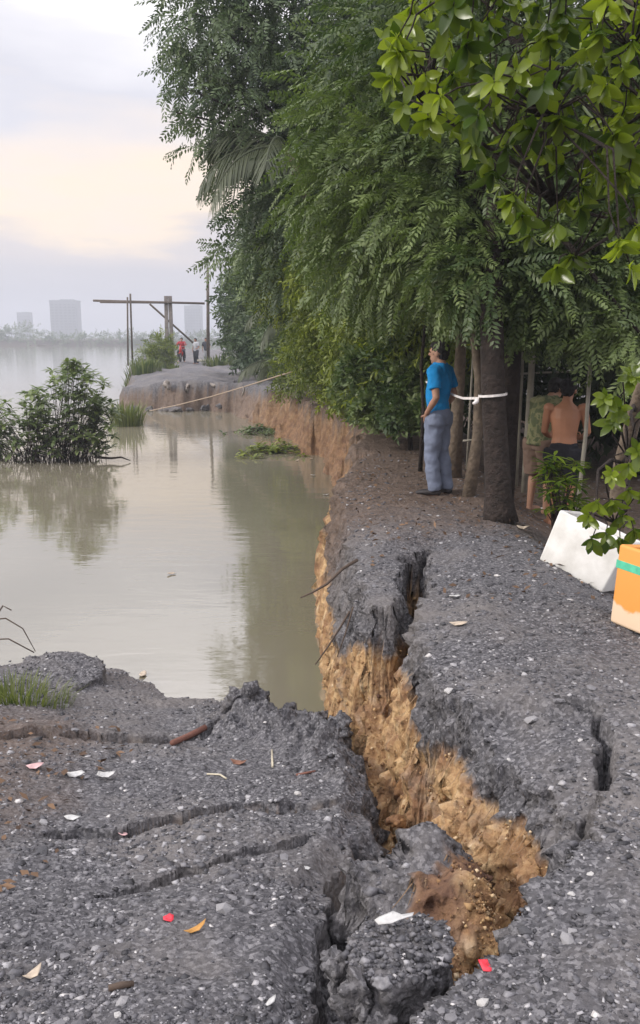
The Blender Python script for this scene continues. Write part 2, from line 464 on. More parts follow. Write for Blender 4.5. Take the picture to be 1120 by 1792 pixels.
def terrain(x, y):
    x = np.asarray(x, float); y = np.asarray(y, float)
    near = 1 - sst(7, 14, y)
    jx = x + near * (.05 * fbm(x * 4, y * 4, 3.1, 3) + .02 * noise3(x * 22, y * 22, .3)) + (1 - near) * (.35 * fbm(x * .7, y * .7, 1.7, 3) + .14 * noise3(x * 3.4, y * 3.4, 2.5))
    jy = y + near * (.05 * fbm(x * 4, y * 4, 8.4, 3) + .02 * noise3(x * 22, y * 22, 5.3)) + (1 - near) * (.35 * fbm(x * .7, y * .7, 6.7, 3) + .14 * noise3(x * 3.4, y * 3.4, 7.5))
    dp = poly_sd(PLATEAU, jx, jy)
    # upper ground
    hp = .025 * fbm(x * .9, y * .9, 2.2, 2) + .012 * fbm(x * 5, y * 5, 4.4, 3)
    c0 = np.interp(y, [0, 4, 5.2, 8, 30, 45], [2.0, 1.9, 1.55, 1.6, 2.2, 6])
    hp = hp - .43 * sst(c0, c0 + 1.15, x)
    # slightly lower and rounded towards the edge
    hp = hp - near * .05 * sst(-.35, 0, dp)
    hp = hp + (-.08 + .22 * fbm(x * .5, y * .3, 3.9, 3)) * sst(30, 36, y) * (1 - sst(2, 8, x)) - .35 * sst(-5.6, -8.5, x) * sst(28, 31, y) * sst(48, 38, y)
    dcr = poly_sd(CRUST, x, y)
    hp = hp - .055 * sst(.02, -.03, dcr) - .05 * sst(1.15, .75, x) * sst(.0, -.12, dcr)
    cxj = x + .035 * fbm(x * 3.5, y * 3.5, 3.1, 2); cyj = y + .045 * fbm(x * 5, y * 3.5, 8.4, 3)
    dc, s = line_d(CRUST_CRACK, cxj, cyj)
    cw = .030 * (1 + .5 * noise3(s * 9, 0, 4.2)) * (.4 + .6 * sst(0, .12, s))
    hp = hp - .2 * sst(cw, cw * .35, dc)
    t = np.maximum(dp, 0)
    fill = .28 + .07 * fbm(x * 2.5, y * 2.5, 7.7, 2)
    crustz = sst(.1, -.1, poly_sd(CRUST, x, y)) 
    fill = fill * (1 - .5 * crustz) + .26 * sst(5.3, 5.7, y) * sst(.46, .34, x) * sst(10, 8, y)
    slot = sst(.44, .54, x) * sst(5.0, 5.4, y) * sst(7.2, 6.9, y)
    sl1 = 3.6 - 1.7 * crustz + 6 * slot           # steepness of the gravel fill
    t1 = fill / sl1
    drop = np.where(t < t1, t * sl1, fill + (t - t1) * (5.5 - 3.9 * crustz - 2.4 * near * sst(4.3, 5.2, y) * sst(6.0, 5.4, y) * sst(.26, .36, x)))
    drop = np.where(y > 11, np.minimum(drop, t * 3.0), drop)
    hw = hp - drop
    # slumped ground
    dsl = poly_sd(SLUMP, jx, jy)
    ye = y - .85 * sst(-.7, -2.3, x)
    hsl = hs_profile(ye) + .03 * fbm(x * 1.6, y * 1.6, 5.5, 3) + .012 * fbm(x * 7, y * 7, 1.2, 3)
    for pts, w, dep, lift in CRACKS:
        d, s = line_d(pts, cxj, cyj)
        taper = sst(0, .18, s) * sst(1, .88, s)
        ww = w * (.35 + .65 * taper) * (1 + .7 * noise3(s * 14, 0, w * 100))
        yl = np.interp(x, [p[0] for p in pts], [p[1] for p in pts])
        hsl = hsl + lift * taper * sst(-.01, .01, y - yl) * sst(.55, .1, y - yl)
        hsl = hsl - 1.5 * dep * sst(ww * 1.25, ww * .75, d) * sst(0, .05, s) * sst(1, .97, s)
    # heaped rims by the water
    for bx, by, r, hgt in ((-.47, 5.35, .26, .13), (-.1, 5.1, .3, .09), (.08, 4.75, .28, .10), (-1.9, 6.35, .35, .03), (.15, 4.2, .2, .04)):
        q = np.exp(-((x - bx) ** 2 + (y - by) ** 2) / (r * r)); hsl = hsl + hgt * q * (1 + .9 * fbm(x * 9, y * 9, 2.6, 3))
    hsl = hsl - .07 * sst(-.16, 0, dsl)
    hsw = hsl - np.maximum(dsl, 0) * (4.0 + 5 * sst(3.6, 3.1, y))
    # fissure floor with talus
    fl = np.interp(y, [.3, 1.8, 2.2, 3, 4, 5, 5.6, 6.2], [-.32, -.40, -.52, -.75, -.98, -1.2, -1.6, -2.2])
    fl = fl + .05 * fbm(x * 6, y * 6, 9.1, 3)
    tal = -1.0 + (y - 4.35) * .42 + .08 * fbm(x * 5, y * 5, 3.3, 3) - 6 * np.maximum(0, .27 - x) - 3.2 * np.maximum(0, y - 5.5) - 4 * np.maximum(0, 4.2 - y)
    # tilted wedge of fallen fill and clay lying across the fissure: a ridge that falls away towards the lip
    rl, rr = (.13, 2.86), (.43, 3.05); rlen = math.dist(rl, rr); ax_, ay_ = (rr[0] - rl[0]) / rlen, (rr[1] - rl[1]) / rlen
    ra = (x - rl[0]) * ax_ + (y - rl[1]) * ay_; rb = (x - rl[0]) * ay_ - (y - rl[1]) * ax_
    wn = fbm(x * 7, y * 7, 6.1, 3)
    m1 = -.27 + .16 * np.clip(ra, 0, .36) - .50 * np.maximum(rb, 0) - 6 * np.maximum(-rb + .01 * wn, 0) - 1.1 * np.maximum(ra - .36, 0) - 5 * np.maximum(-ra - .03, 0) + .055 * wn
    m1 = m1 + .12 * np.exp(-(((x - .49) / .15) ** 2 + ((y - 2.66) / .15) ** 2)) - 2.2 * np.maximum(0, x - .62 - .05 * wn) - 1.2 * np.maximum(0, 2.42 - y)
    m1 = np.where((y > 4) | (y < 2.2), -3, m1)
    floor = np.maximum(np.maximum(fl, np.where(y < 6.2, tal, -3)), m1)
    floor = np.where((dp > 0) & (y > 6.0), -2.4, floor)
    h = np.maximum(np.maximum(hw, np.where(dsl < 1.5, hsw, -3)), floor)
    h = np.maximum(h, -2.4)
    onslump = (hsw >= hw) & (hsw >= floor) 
    k = np.where(onslump, 0, 1)
    clay = sst(.0, .035, (hp - h) - fill + .03 * noise3(x * 16, y * 16, 3.3)) * k * (dp > 0)
    mound = (m1 > np.maximum(np.maximum(hw, hsw), fl) - .01) * (y < 3.4)
    wcol = rb + .45 * (ra - .2) + .06 * wn - .085
    clay = np.where((floor <= fl + .002) & (y < 3.5) & (x < .32), 0, clay)
    clay = np.where(mound > 0, sst(.10, .18, wcol), clay)
    brown = np.clip(sst(6.3, 8.8, y + .5 * fbm(x * 1.5, y * 1.5, 4.0, 3)) * sst(28, 26, y) + sst(-1.15, -1.75, x + .22 * fbm(x * 2, y * 2, 8.0, 3)) * .75 * sst(5.8, 4.5, y) * onslump, 0, 1)
    brown = np.clip(brown, 0, 1)
    brown = np.clip(brown + clay * sst(24, 30, y) * .75, 0, 1)
    clay = clay * (1 - .92 * sst(23, 31, y))
    rust = clay * sst(8, 15, y) * .8 + mound * sst(.08, .14, wcol) * sst(.34, .24, wcol + .05 * wn)
    return h, clay, brown, np.clip(rust, 0, 1), dp, dsl, onslump

def build_ground():
    ys = [.85]
    while ys[-1] < 7.5: ys.append(ys[-1] * 1.0044)
    while ys[-1] < 30: ys.append(ys[-1] * 1.0105)
    while ys[-1] < 36: ys.append(ys[-1] * 1.003)
    while ys[-1] < 120: ys.append(ys[-1] * 1.014)
    ys = np.array(ys)
    us = np.concatenate([np.linspace(-.85, -.34, 105, endpoint=False), np.linspace(-.34, .30, 400, endpoint=False), np.linspace(.30, .85, 130), [1.3, 2.5]])
    Y, U = np.meshgrid(ys, us, indexing='ij')
    X = U * Y
    h, clay, brown, rust, dp, dsl, ons = terrain(X, Y)
    gy, gx = np.gradient(h)
    sx = gx / np.maximum(1e-6, np.gradient(X, axis=1)); sy = gy / np.gradient(Y, axis=0)
    slope = np.sqrt(sx * sx + sy * sy)
    steep = sst(.8, 2.2, slope) * (1 - .6 * sst(8, 12, Y)) * np.where((dsl < .02) | (dp < -.15), .12, 1)
    nx = fbm(X * 9, Y * 9, h * 9, 3); nxx = fbm(X * 30 + 5, Y * 30, h * 22, 2); ny = fbm(X * 9 + 40, Y * 9, h * 9, 3)
    sc = np.where(Y > 9, 2.6, 1.0)
    inv = 1 / np.maximum(slope, .3)
    # push steep faces out and in along the fall line so they read as broken earth
    X2 = X - steep * (nx * .06 + nxx * .034) * sc * sx * inv + steep * .012 * ny
    Y2 = Y - steep * (nx * .06 + nxx * .034) * sc * sy * inv
    h = h + (1 - steep) * .006 * noise3(X * 28, Y * 28, 2.0) * (Y < 8)
    nr, nc = X.shape
    idx = np.arange(nr * nc).reshape(nr, nc)
    F = np.stack([idx[:-1, :-1], idx[:-1, 1:], idx[1:, 1:], idx[1:, :-1]], -1).reshape(-1, 4)
    hm = h.ravel()[F].max(1)
    F = F[hm > -1.45]
    used = np.zeros(nr * nc, bool); used[F.ravel()] = True
    remap = np.cumsum(used) - 1
    V = np.stack([X2, Y2, h], -1).reshape(-1, 3)[used]
    me = npmesh('ground', V, remap[F])
    fattr(me, 'clay', clay.ravel()[used]); fattr(me, 'brown', brown.ravel()[used]); fattr(me, 'rust', rust.ravel()[used])
    o = link('ground', me, M_GROUND, smooth=True)
    tag(o, kind='structure')
    return o
ground = build_ground()
def hz(x, y): return float(terrain(np.array([x]), np.array([y]))[0][0])

# land that carries on behind the trees, and the river
def sheet(name, pts, z, mat):
    me = pymesh(name, [(x, y, z) for x, y in pts], [list(range(len(pts)))])
    return tag(link(name, me, mat), kind='structure')
M_LAND = simple('dark_soil', (.055, .042, .03), .95, .4, 3, .5, 20, .03)
sheet('land', [(3.2, -40), (900, -40), (900, 1500), (6, 1500), (6, 110), (4.5, 30)], -.62, M_LAND)
sheet('land', [(-.3, -40), (3.2, -40), (3.2, .86), (-.1, .86)], -.62, M_LAND)
sheet('land', [(-60, -40), (-.3, -40), (-.1, .86), (-8, .86), (-60, 3)], -.9, M_LAND)
water = tag(link('water', pymesh('water', [(-1500, -30, WATER_Z), (60, -30, WATER_Z), (60, 1500, WATER_Z), (-1500, 1500, WATER_Z)], [(0, 1, 2, 3)]), M_WATER), kind='structure')
far_bank = MB()
fb = [(-700, 300), (-300, 292), (-120, 288), (-50, 300), (60, 310)]
far_bank.add([(x, y, WATER_Z - .3) for x, y in fb] + [(x, y + 6, WATER_Z + 1.6) for x, y in fb] + [(x * 1.5, 900, WATER_Z + 2.2) for x, y in fb],
             [(i, i + 1, i + 6, i + 5) for i in range(4)] + [(i + 5, i + 6, i + 11, i + 10) for i in range(4)])
tag(far_bank.build('far_bank', M_LAND), kind='structure')

# ------------------------------------------------------------------ gravel
def pebble_variants(k, nv=8):
    vs = []
    for i in range(k):
        c = np.array([(a, b, d) for a in (-1, 1) for b in (-1, 1) for d in (-1, 1)], float) * .62
        c += RNG.normal(size=c.shape) * .17
        vs.append(c)
    return np.array(vs)
PV = pebble_variants(24)
PF = np.array([(0, 1, 3, 2), (4, 6, 7, 5), (0, 4, 5, 1), (2, 3, 7, 6), (0, 2, 6, 4), (1, 5, 7, 3)])
def randrot(n):
    q = RNG.normal(size=(n, 4)); q /= np.linalg.norm(q, axis=1)[:, None]
    w, x, y, z = q.T
    return np.stack([1 - 2 * (y * y + z * z), 2 * (x * y - z * w), 2 * (x * z + y * w), 2 * (x * y + z * w), 1 - 2 * (x * x + z * z), 2 * (y * z - x * w),
                     2 * (x * z - y * w), 2 * (y * z + x * w), 1 - 2 * (x * x + y * y)], -1).reshape(n, 3, 3)
def scatter_points(n, y0, y1, umin, umax, power=1.0):
    y = y0 * (y1 / y0) ** (RNG.random(n) ** power)
    x = RNG.uniform(umin, umax, n) * y
    return x, y
gx, gy = scatter_points(100000, 1.35, 12.5, -.68, .62)
gh, gcl, gbr, gru, gdp, gds, gon = terrain(gx, gy)
e = .012
g2 = terrain(gx + e, gy)[0]; g3 = terrain(gx, gy + e)[0]
sl = np.hypot((g2 - gh) / e, (g3 - gh) / e)
patch = fbm(gx * 1.3, gy * 1.3, 12.0, 3)
keep = ((sl < .9) | ((sl < 5) & ~gon & (gdp > 0) & (RNG.random(len(gx)) < .45))) & (gh > WATER_Z - .03) & (gcl < .3) & (RNG.random(len(gx)) < np.clip(.52 + .85 * patch, .08, 1)) & (gru < .35)
keep &= RNG.random(len(gx)) > .5 * gbr
gx, gy, gh = gx[keep], gy[keep], gh[keep]
N = len(gx)
size = np.exp(RNG.normal(math.log(.0054), .5, N)) * (1 + .10 * np.maximum(0, gy - 2)) 
size = np.clip(size, .003, .024)
tone = np.clip(RNG.normal(.45, .29, N), 0, .93)
tone[RNG.random(N) < .035 + .05 * np.clip(patch[keep], 0, 1)] = .95
tone[RNG.random(N) < .006] = 1.0
flat = RNG.uniform(.3, .7, N)
RM = randrot(N)
Vp = PV[RNG.integers(0, len(PV), N)]
Vp = np.einsum('nij,nkj->nki', RM, Vp)
stretch = np.stack([RNG.uniform(.8, 1.5, N), RNG.uniform(.7, 1.1, N), flat], -1)
ang = RNG.uniform(0, math.pi, N); ca, sa = np.cos(ang), np.sin(ang)
Vp = Vp * stretch[:, None, :] * size[:, None, None]
Vp = np.stack([Vp[..., 0] * ca[:, None] - Vp[..., 1] * sa[:, None], Vp[..., 0] * sa[:, None] + Vp[..., 1] * ca[:, None], Vp[..., 2]], -1)
Vp = Vp + np.stack([gx, gy, gh + size * flat * .02], -1)[:, None, :]
Fp = (PF[None] + (np.arange(N) * 8)[:, None, None]).reshape(-1, 4)
me = npmesh('gravel', Vp.reshape(-1, 3), Fp)
fattr(me, 'tone', np.repeat(tone, 8))
gravel = tag(link('gravel', me, M_STONE, ground), kind='stuff')
def pebbles_on(o, n, smax=.016):
    """loose stones on the upward faces of a block"""
    me_ = o.data; me_.calc_loop_triangles(); mw = o.matrix_basis
    fs = [p for p in me_.polygons if p.normal.z > .45]
    ar = np.array([p.area for p in fs]); pick = RNG.choice(len(fs), n, p=ar / ar.sum())
    C = np.array([tuple(fs[i].center) for i in pick]) + RNG.normal(0, .006, (n, 3))
    sz = np.clip(np.exp(RNG.normal(math.log(.0062), .45, n)), .003, smax)
    Vv = np.einsum('nij,nkj->nki', randrot(n), PV[RNG.integers(0, len(PV), n)]) * sz[:, None, None] * np.array([1.1, 1, .75]) + C[:, None, :]
    m_ = npmesh('gravel', Vv.reshape(-1, 3), (PF[None] + (np.arange(n) * 8)[:, None, None]).reshape(-1, 4))
    tn = np.clip(RNG.normal(.46, .22, n), 0, .93); tn[RNG.random(n) < .04] = .97
    fattr(m_, 'tone', np.repeat(tn, 8)); return tag(link('gravel', m_, M_STONE, o), kind='stuff')

# the largest stones, one object each
def stone_mesh(i, mat):
    me = bpy.data.meshes.new('stone')
    bm = bmesh.new(); bmesh.ops.create_icosphere(bm, subdivisions=1, radius=1)
    for v in bm.verts:
        v.co *= 1 + random.uniform(-.28, .22); v.co.z *= .62; v.co.x *= 1.25
    bm.to_mesh(me); bm.free(); me.materials.append(mat); return me
SM = [stone_mesh(i, M_STONES[i % 5]) for i in range(20)]
sx_, sy_ = scatter_points(900, 1.7, 6.2, -.6, .5, 1.25)
sh_, scl, sbr, sru, sdp, sds, son = terrain(sx_, sy_)
q2 = terrain(sx_ + .03, sy_)[0]; q3 = terrain(sx_, sy_ + .03)[0]
ok = (np.hypot(q2 - sh_, q3 - sh_) / .03 < .7) & (sh_ > WATER_Z + .02) & (scl < .2) & (sru < .2)
cnt = 0
for x, y, z in zip(sx_[ok], sy_[ok], sh_[ok]):
    if cnt >= 290: break
    s = min(.034, max(.011, random.lognormvariate(math.log(.0135), .38)))
    pal = random.choices(range(5), [3, 5, 5, 3, 1])[0]
    o = bpy.data.objects.new('stone', SM[pal + 5 * random.randrange(4)])
    COL.objects.link(o); o.parent = ground
    o.location = (x, y, z + s * .2); o.scale = (s, s, s * random.uniform(.7, 1.1)); o.rotation_euler = (random.uniform(-.3, .3), random.uniform(-.3, .3), random.uniform(0, 6.3))
    cnt += 1

# crumbs of clay lying on and sticking out of the broken faces, and fine roots hanging from their upper rim
cx_, cy_ = scatter_points(60000, 2.2, 8, -.02, .38)
ch, cc, cb_, cr_, cdp, cds, con = terrain(cx_, cy_)
kk = (cc > .55) & (RNG.random(len(cx_)) < np.clip(.3 + .8 * fbm(cx_ * 6, cy_ * 6, 2.0, 2), .06, 1)) & (ch > WATER_Z + .02); cx_, cy_, ch, cr_ = cx_[kk], cy_[kk], ch[kk], cr_[kk]
n = len(cx_); print('crumbs', n)
if n > 9000: cx_, cy_, ch, cr_ = cx_[:9000], cy_[:9000], ch[:9000], cr_[:9000]; n = 9000
sz = np.clip(np.exp(RNG.normal(math.log(.0052), .5, n)) * np.clip(.3 + .18 * cy_, .6, 1.3), .0025, .02)
Vc = np.einsum('nij,nkj->nki', randrot(n), PV[RNG.integers(0, len(PV), n)]) * sz[:, None, None] + (np.stack([cx_, cy_, ch], -1) + RNG.normal(0, .012, (n, 3)))[:, None, :]
me = npmesh('clay_crumbs', Vc.reshape(-1, 3), (PF[None] + (np.arange(n) * 8)[:, None, None]).reshape(-1, 4))
fattr(me, 'tone', np.repeat(np.clip(RNG.normal(.5, .25, n) - .45 * cr_, 0, 1), 8))
def mat_crumb():
    m, t, b = newmat('clay_crumb'); at = nd(t, 'ShaderNodeAttribute', attribute_name='tone').outputs['Fac']
    t.links.new(ramp(t, at, [(0, (.09, .045, .028)), (.4, (.27, .155, .07)), (.75, (.44, .29, .14)), (1, (.6, .47, .31))]), b.inputs['Base Color']); b.inputs['Roughness'].default_value = .9; return m
tag(link('clay_crumbs', me, mat_crumb(), ground), kind='stuff')
rx_, ry_ = scatter_points(9000, 2.5, 9, -.02, .36)
rh, rc, _b, _r, rdp, _s, _o = terrain(rx_, ry_)
kk = np.where((rc > .05) & (rc < .8) & (rdp > 0) & (rh > WATER_Z + .15) & (ry_ > 2.75))[0][:420]
rmb = MB()
for i in kk:
    p = Vector((rx_[i] - .01, ry_[i] - .01, rh[i])); L_ = random.uniform(.05, .22); d = Vector((random.gauss(-.35, .3), random.gauss(-.35, .3), -1)).normalized()
    q = p + d * L_ * .5 + Vector((random.gauss(0, .012), random.gauss(0, .012), 0)); e_ = q + (d + Vector((random.gauss(0, .3), random.gauss(0, .3), 0))) * L_ * .5
    rmb.tube([p, q, e_], [.0022, .0017, .0008], 3)
tag(rmb.build('rootlets', simple('rootlet', (.30, .20, .12), .9, .4, 5), ground), kind='stuff')

# ================================================================== VEGETATION
def leaf_quad(L, W, base, d, nrm, curl=.0, segs=1):
    """a pointed leaf: rhombus of 4 (segs 1) or a folded blade with midrib (segs 2)"""
    d = d / np.linalg.norm(d); s = np.cross(d, nrm); s /= (np.linalg.norm(s) + 1e-9); n = np.cross(s, d)
    if segs == 1:
        V = [base, base + d * L * .45 + s * W / 2, base + d * L - n * curl * L, base + d * L * .45 - s * W / 2]
        return V, [(0, 1, 2, 3)]
def feather_twig(L=.45, n=11, ll=.085, lw=.026, rs=None, sag=.25):
    """a drooping pinnate frond: rows of leaflets either side of a curved stalk"""
    rs = rs or random
    V = []; F = []
    for i in range(n):
        t = (i + .6) / n
        p = np.array([0, L * t, -sag * L * t * t])
        tang = np.array([0, 1, -2 * sag * t])
        k = math.sin(math.pi * min(1, t * .92 + .12)) * .55 + .5
        for sgn in (-1, 1):
            d = np.array([sgn * 1.0, .75 + rs.uniform(-.25, .25), -.25 + rs.uniform(-.3, .2)]) + tang * .1
            v, f = leaf_quad(ll * k * rs.uniform(.8, 1.2), lw * rs.uniform(.8, 1.2), p + np.array([0, rs.uniform(-.01, .01), 0]), d, np.array([rs.uniform(-.4, .4), rs.uniform(-.3, .3), 1.0]), .12)
            o = len(V); V += v; F += [tuple(a + o for a in q) for q in f]
    return np.array(V), np.array(F)
def leafy_sprig(L=.4, n=9, ll=.12, lw=.035, spread=.9, droop=.4):
    V = []; F = []
    for i in range(n):
        t = (i + .5) / n
        p = np.array([random.uniform(-.02, .02), L * t, -.15 * L * t * t])
        a = i * 2.4
        d = np.array([math.cos(a) * spread, .65, math.sin(a) * spread * .6 - droop])
        v, f = leaf_quad(ll * random.uniform(.7, 1.2), lw * random.uniform(.8, 1.2), p, d, np.array([random.uniform(-.6, .6), random.uniform(-.6, .6), 1.0]), .15)
        o = len(V); V += v; F += [tuple(a + o for a in q) for q in f]
    return np.array(V), np.array(F)
TW_FEATHER = [feather_twig(.42, 11, .085, .027) for _ in range(4)]
TW_FEATHER_L = [feather_twig(.6, 9, .14, .045) for _ in range(4)]
TW_SPRIG = [leafy_sprig(.34, 9, .11, .034) for _ in range(4)]
TW_ROUND = [leafy_sprig(.22, 9, .17, .085, 1.0, -.15) for _ in range(4)]
TW_FINE = [leafy_sprig(.5, 12, .18, .06, 1.0, .25) for _ in range(4)]

def frames(D, roll):
    """rotation matrices whose local +Y runs along D"""
    D = D / np.linalg.norm(D, axis=1)[:, None]
    up = np.zeros_like(D); up[:, 2] = 1
    S = np.cross(D, up); bad = np.linalg.norm(S, axis=1) < 1e-3; S[bad] = (1, 0, 0)
    S /= np.linalg.norm(S, axis=1)[:, None]; U = np.cross(S, D)
    c, s = np.cos(roll)[:, None], np.sin(roll)[:, None]
    S2 = S * c + U * s; U2 = -S * s + U * c
    return np.stack([S2, D, U2], -1)
def instance_mesh(name, templates, P, D, scale, tone, roll_amp=.6):
    Vs = []; Fs = []; Ts = []; off = 0
    n = len(P); which = RNG.integers(0, len(templates), n); roll = RNG.normal(0, roll_amp, n)
    Rm = frames(D, roll)
    for k, (V, F) in enumerate(templates):
        ix = np.where(which == k)[0]
        if not len(ix): continue
        W = np.einsum('nij,kj->nki', Rm[ix], V) * scale[ix][:, None, None] + P[ix][:, None, :]
        nv = len(V)
        Vs.append(W.reshape(-1, 3)); Fs.append((F[None] + (np.arange(len(ix)) * nv)[:, None, None]).reshape(-1, 4) + off)
        jit = RNG.normal(0, .10, (len(ix), nv // 4)).repeat(4, axis=1)[:, :nv]
        Ts.append(np.clip(tone[ix][:, None] + jit, 0, 1).ravel()); off += len(ix) * nv
    me = npmesh(name, np.concatenate(Vs), np.concatenate(Fs))
    fattr(me, 'tone', np.concatenate(Ts))
    return me
def clump_points(clumps, per):
    """points near the outer shell of each ellipsoid clump, with outward drooping directions"""
    P = []; D = []; T = []
    for (c, r, dens) in clumps:
        rx, ry, rz_ = r if isinstance(r, tuple) else (r, r, r * .8)
        n = max(3, int(per * dens * (rx * ry + ry * rz_ + rx * rz_) / 3))
        d = RNG.normal(size=(n, 3)); d /= np.linalg.norm(d, axis=1)[:, None]
        rad = RNG.random(n) ** .45
        rad = .35 + .65 * rad + RNG.normal(0, .06, n)
        lump = 1 + .22 * noise3(d[:, 0] * 2 + c[0], d[:, 1] * 2 + c[1], d[:, 2] * 2 + c[2])
        P.append(np.array(c) + d * (rad * lump)[:, None] * np.array([rx, ry, rz_]))
        D.append(d + np.array([0, 0, -.35]) + RNG.normal(0, .35, (n, 3)))
        T.append(np.full(n, RNG.uniform(.08, .72)) + RNG.normal(0, .16, n))
    return np.concatenate(P), np.concatenate(D), np.clip(np.concatenate(T), 0, 1)
def make_tree(name, label, cat, base, trunk_pts, trunk_r, clumps, templates, per, mat, bark, scale=(.8, 1.25), group=None, crown='crown', limbs=True):
    t = empty(name, base); tag(t, label, cat, group)
    B = Vector(base)
    if trunk_pts:
        mb = MB(); mb.tube([Vector(p) - B for p in trunk_pts], trunk_r, 10)
        o = mb.build('trunk', bark, t, True)
        if limbs:
            top = [Vector(p) for p in trunk_pts]
            mb = MB()
            for (c, r, dn) in clumps:
                c = Vector(c)
                q = min(top[-2:], key=lambda p: (p - c).length - .6 * (c.z - p.z if c.z > p.z else -3))
                mid = (q + c) / 2 + Vector((random.uniform(-.2, .2), random.uniform(-.2, .2), .15))
                r0 = min(trunk_r[-1] if isinstance(trunk_r, list) else trunk_r, .05)
                mb.tube([q - B, mid - B, c - B], [r0, r0 * .6, r0 * .25], 6)
            mb.build('limbs', bark, t, True)
    P, D, T = clump_points(clumps, per)
    me = instance_mesh(crown, templates, P - np.array(base), D, RNG.uniform(scale[0], scale[1], len(P)), T)
    tag(link(crown, me, mat, t), kind='stuff')
    return t
def spray(n, lo, hi, r, dens=1.0):
    return [(tuple(random.uniform(a, b) for a, b in zip(lo, hi)), random.uniform(*r), dens) for _ in range(n)]

# --- tall feathery tree leaning out over the river
tb = (1.6, 17.5, hz(1.6, 17.5))
cl = [(A(470, 60, 17.5), 1.7, 1), (A(600, 60, 18), 1.9, 1), (A(380, 60, 17), (.95, 1.1, .9), .8), (A(420, 180, 17), (1.15, 1.2, .9), .9), (A(520, 210, 17.5), 1.6, 1), (A(640, 200, 18), 1.7, 1),
      (A(560, 340, 17), 1.4, 1), (A(470, 330, 17.5), (1.0, 1, .8), .8), (A(330, 20, 17), (.5, .6, .4), .6), (A(345, 120, 16.8), (.45, .5, .35), .55), (A(390, -60, 17.5), 1.2, .8),
      (A(560, -110, 18), 2.0, .9), (A(720, -60, 18.5), 2.0, .9), (A(730, 140, 17.5), 1.6, 1), (A(450, 440, 18), (.8, .8, .6), .8), (A(520, 460, 17.5), 1.1, 1),
      (A(305, 45, 16.6), (.25, .3, .15), .6), (A(312, 150, 16.6), (.3, .3, .12), .6), (A(300, 195, 16.6), (.2, .25, .18), .6), (A(365, 250, 17), (.4, .5, .35), .6)]
make_tree('feathery_tree', 'tall feathery dark green tree leaning out over the river against the sky', 'tree', tb,
          [tb, (1.3, 17.4, 1.5), (.8, 17.3, 3.2), (.1, 17.2, 5), (-.6, 17.1, 6.5)], [.16, .14, .12, .09, .05], [(tuple(c), r, d) for c, r, d in cl], TW_FEATHER_L, 210, M_FEATHER_B, M_BARK, (.75, 1.15))
# --- big trunk by the path with its drooping canopy
tb = (1.68, 7.75, hz(1.68, 7.75) - .03)
cl = [(A(760, 330, 9), .8, 1), (A(700, 330, 10), .9, 1), (A(820, 400, 8.6), .75, 1), (A(700, 440, 10), .8, 1), (A(640, 330, 11), 1.0, 1), (A(900, 455, 8.4), .55, 1), (A(880, 380, 8.6), .8, 1),
      (A(790, 470, 9.4), .5, .9), (A(960, 490, 8.2), .5, 1), (A(1010, 520, 8.0), .4, .9), (A(1090, 540, 8.2), .45, 1), (A(1000, 450, 8.6), .8, 1), (A(1100, 440, 8.6), .9, 1), (A(840, 250, 9), 1.0, 1),
      (A(720, 220, 10), 1.1, 1), (A(960, 250, 9), 1.1, 1), (A(1080, 250, 9), 1.2, 1), (A(650, 180, 11), .9, .9), (A(900, 80, 9), 1.3, .8), (A(760, 60, 10), 1.2, .8), (A(1060, 60, 9.5), 1.4, .8),
      (A(1125, 590, 7.6), .3, .9), (A(860, 505, 8.9), .38, .9), (A(850, 490, 7.9), .3, 1), (A(885, 465, 8.0), .36, 1), (A(830, 440, 8.2), .4, 1), (A(1010, -150, 9.5), 1.8, .4), (A(640, 470, 11.5), .7, .9)]
make_tree('feathery_tree', 'feathery canopy tree with thick dark trunk beside the path, tape tied round it', 'tree', tb,
          [tb, (1.67, 7.76, .06), (1.655, 7.77, .2), (1.625, 7.8, .6), (1.578, 7.84, 1.2), (1.55, 7.95, 2.0), (1.6, 8.1, 3.0), (1.8, 8.3, 4.2)], [.17, .15, .128, .114, .108, .105, .085, .05],
          [(tuple(c), r, d) for c, r, d in cl], TW_FEATHER, 540, M_FEATHER, M_BARK, (.8, 1.25))
# --- yellow green shrubby trees filling the bank below
cl = [(A(560, 430, 17), .9, 1), (A(610, 500, 15.5), .9, 1), (A(530, 510, 18), .8, 1), (A(680, 520, 14), .9, 1), (A(590, 570, 16), .75, 1), (A(660, 600, 14.5), .8, 1), (A(730, 600, 13.5), .7, 1),
      (A(700, 660, 13.2), .6, 1), (A(640, 660, 14.8), .55, 1), (A(560, 610, 17.5), .6, 1), (A(745, 540, 12.5), .7, 1), (A(600, 440, 15.5), .7, 1), (A(800, 560, 11.8), .6, .8), (A(690, 440, 14), .8, .9)]
tb = (1.3, 15.4, hz(1.3, 15.4))
make_tree('shrubby_tree', 'yellow green shrubby tree spilling down to the eroded bank edge', 'tree', tb, [tb, (1.2, 15.3, 1.2), (1.0, 15.2, 2.4), (.9, 15.2, 3.6)], [.09, .08, .06, .04],
          [(tuple(c), r, d) for c, r, d in cl], TW_SPRIG, 900, M_BAMBOO, M_BARK, (.8, 1.3))
cl = [(A(640, 640, 13.2), .38, 1), (A(680, 690, 12.8), .42, 1), (A(720, 690, 12.4), .42, 1), (A(650, 700, 13.4), .3, 1), (A(750, 650, 12.2), .4, 1), (A(700, 620, 12.8), .42, 1), (A(770, 700, 12.6), .35, .9), (A(740, 590, 12.3), .35, .9), (A(790, 640, 13), .45, 1), (A(660, 715, 12.6), .28, 1), (A(700, 725, 12.0), .25, 1), (A(745, 725, 11.8), .25, 1), (A(625, 690, 14), .35, 1), (A(780, 590, 12.6), .5, 1)]
tb = (1.35, 12.6, hz(1.35, 12.6))
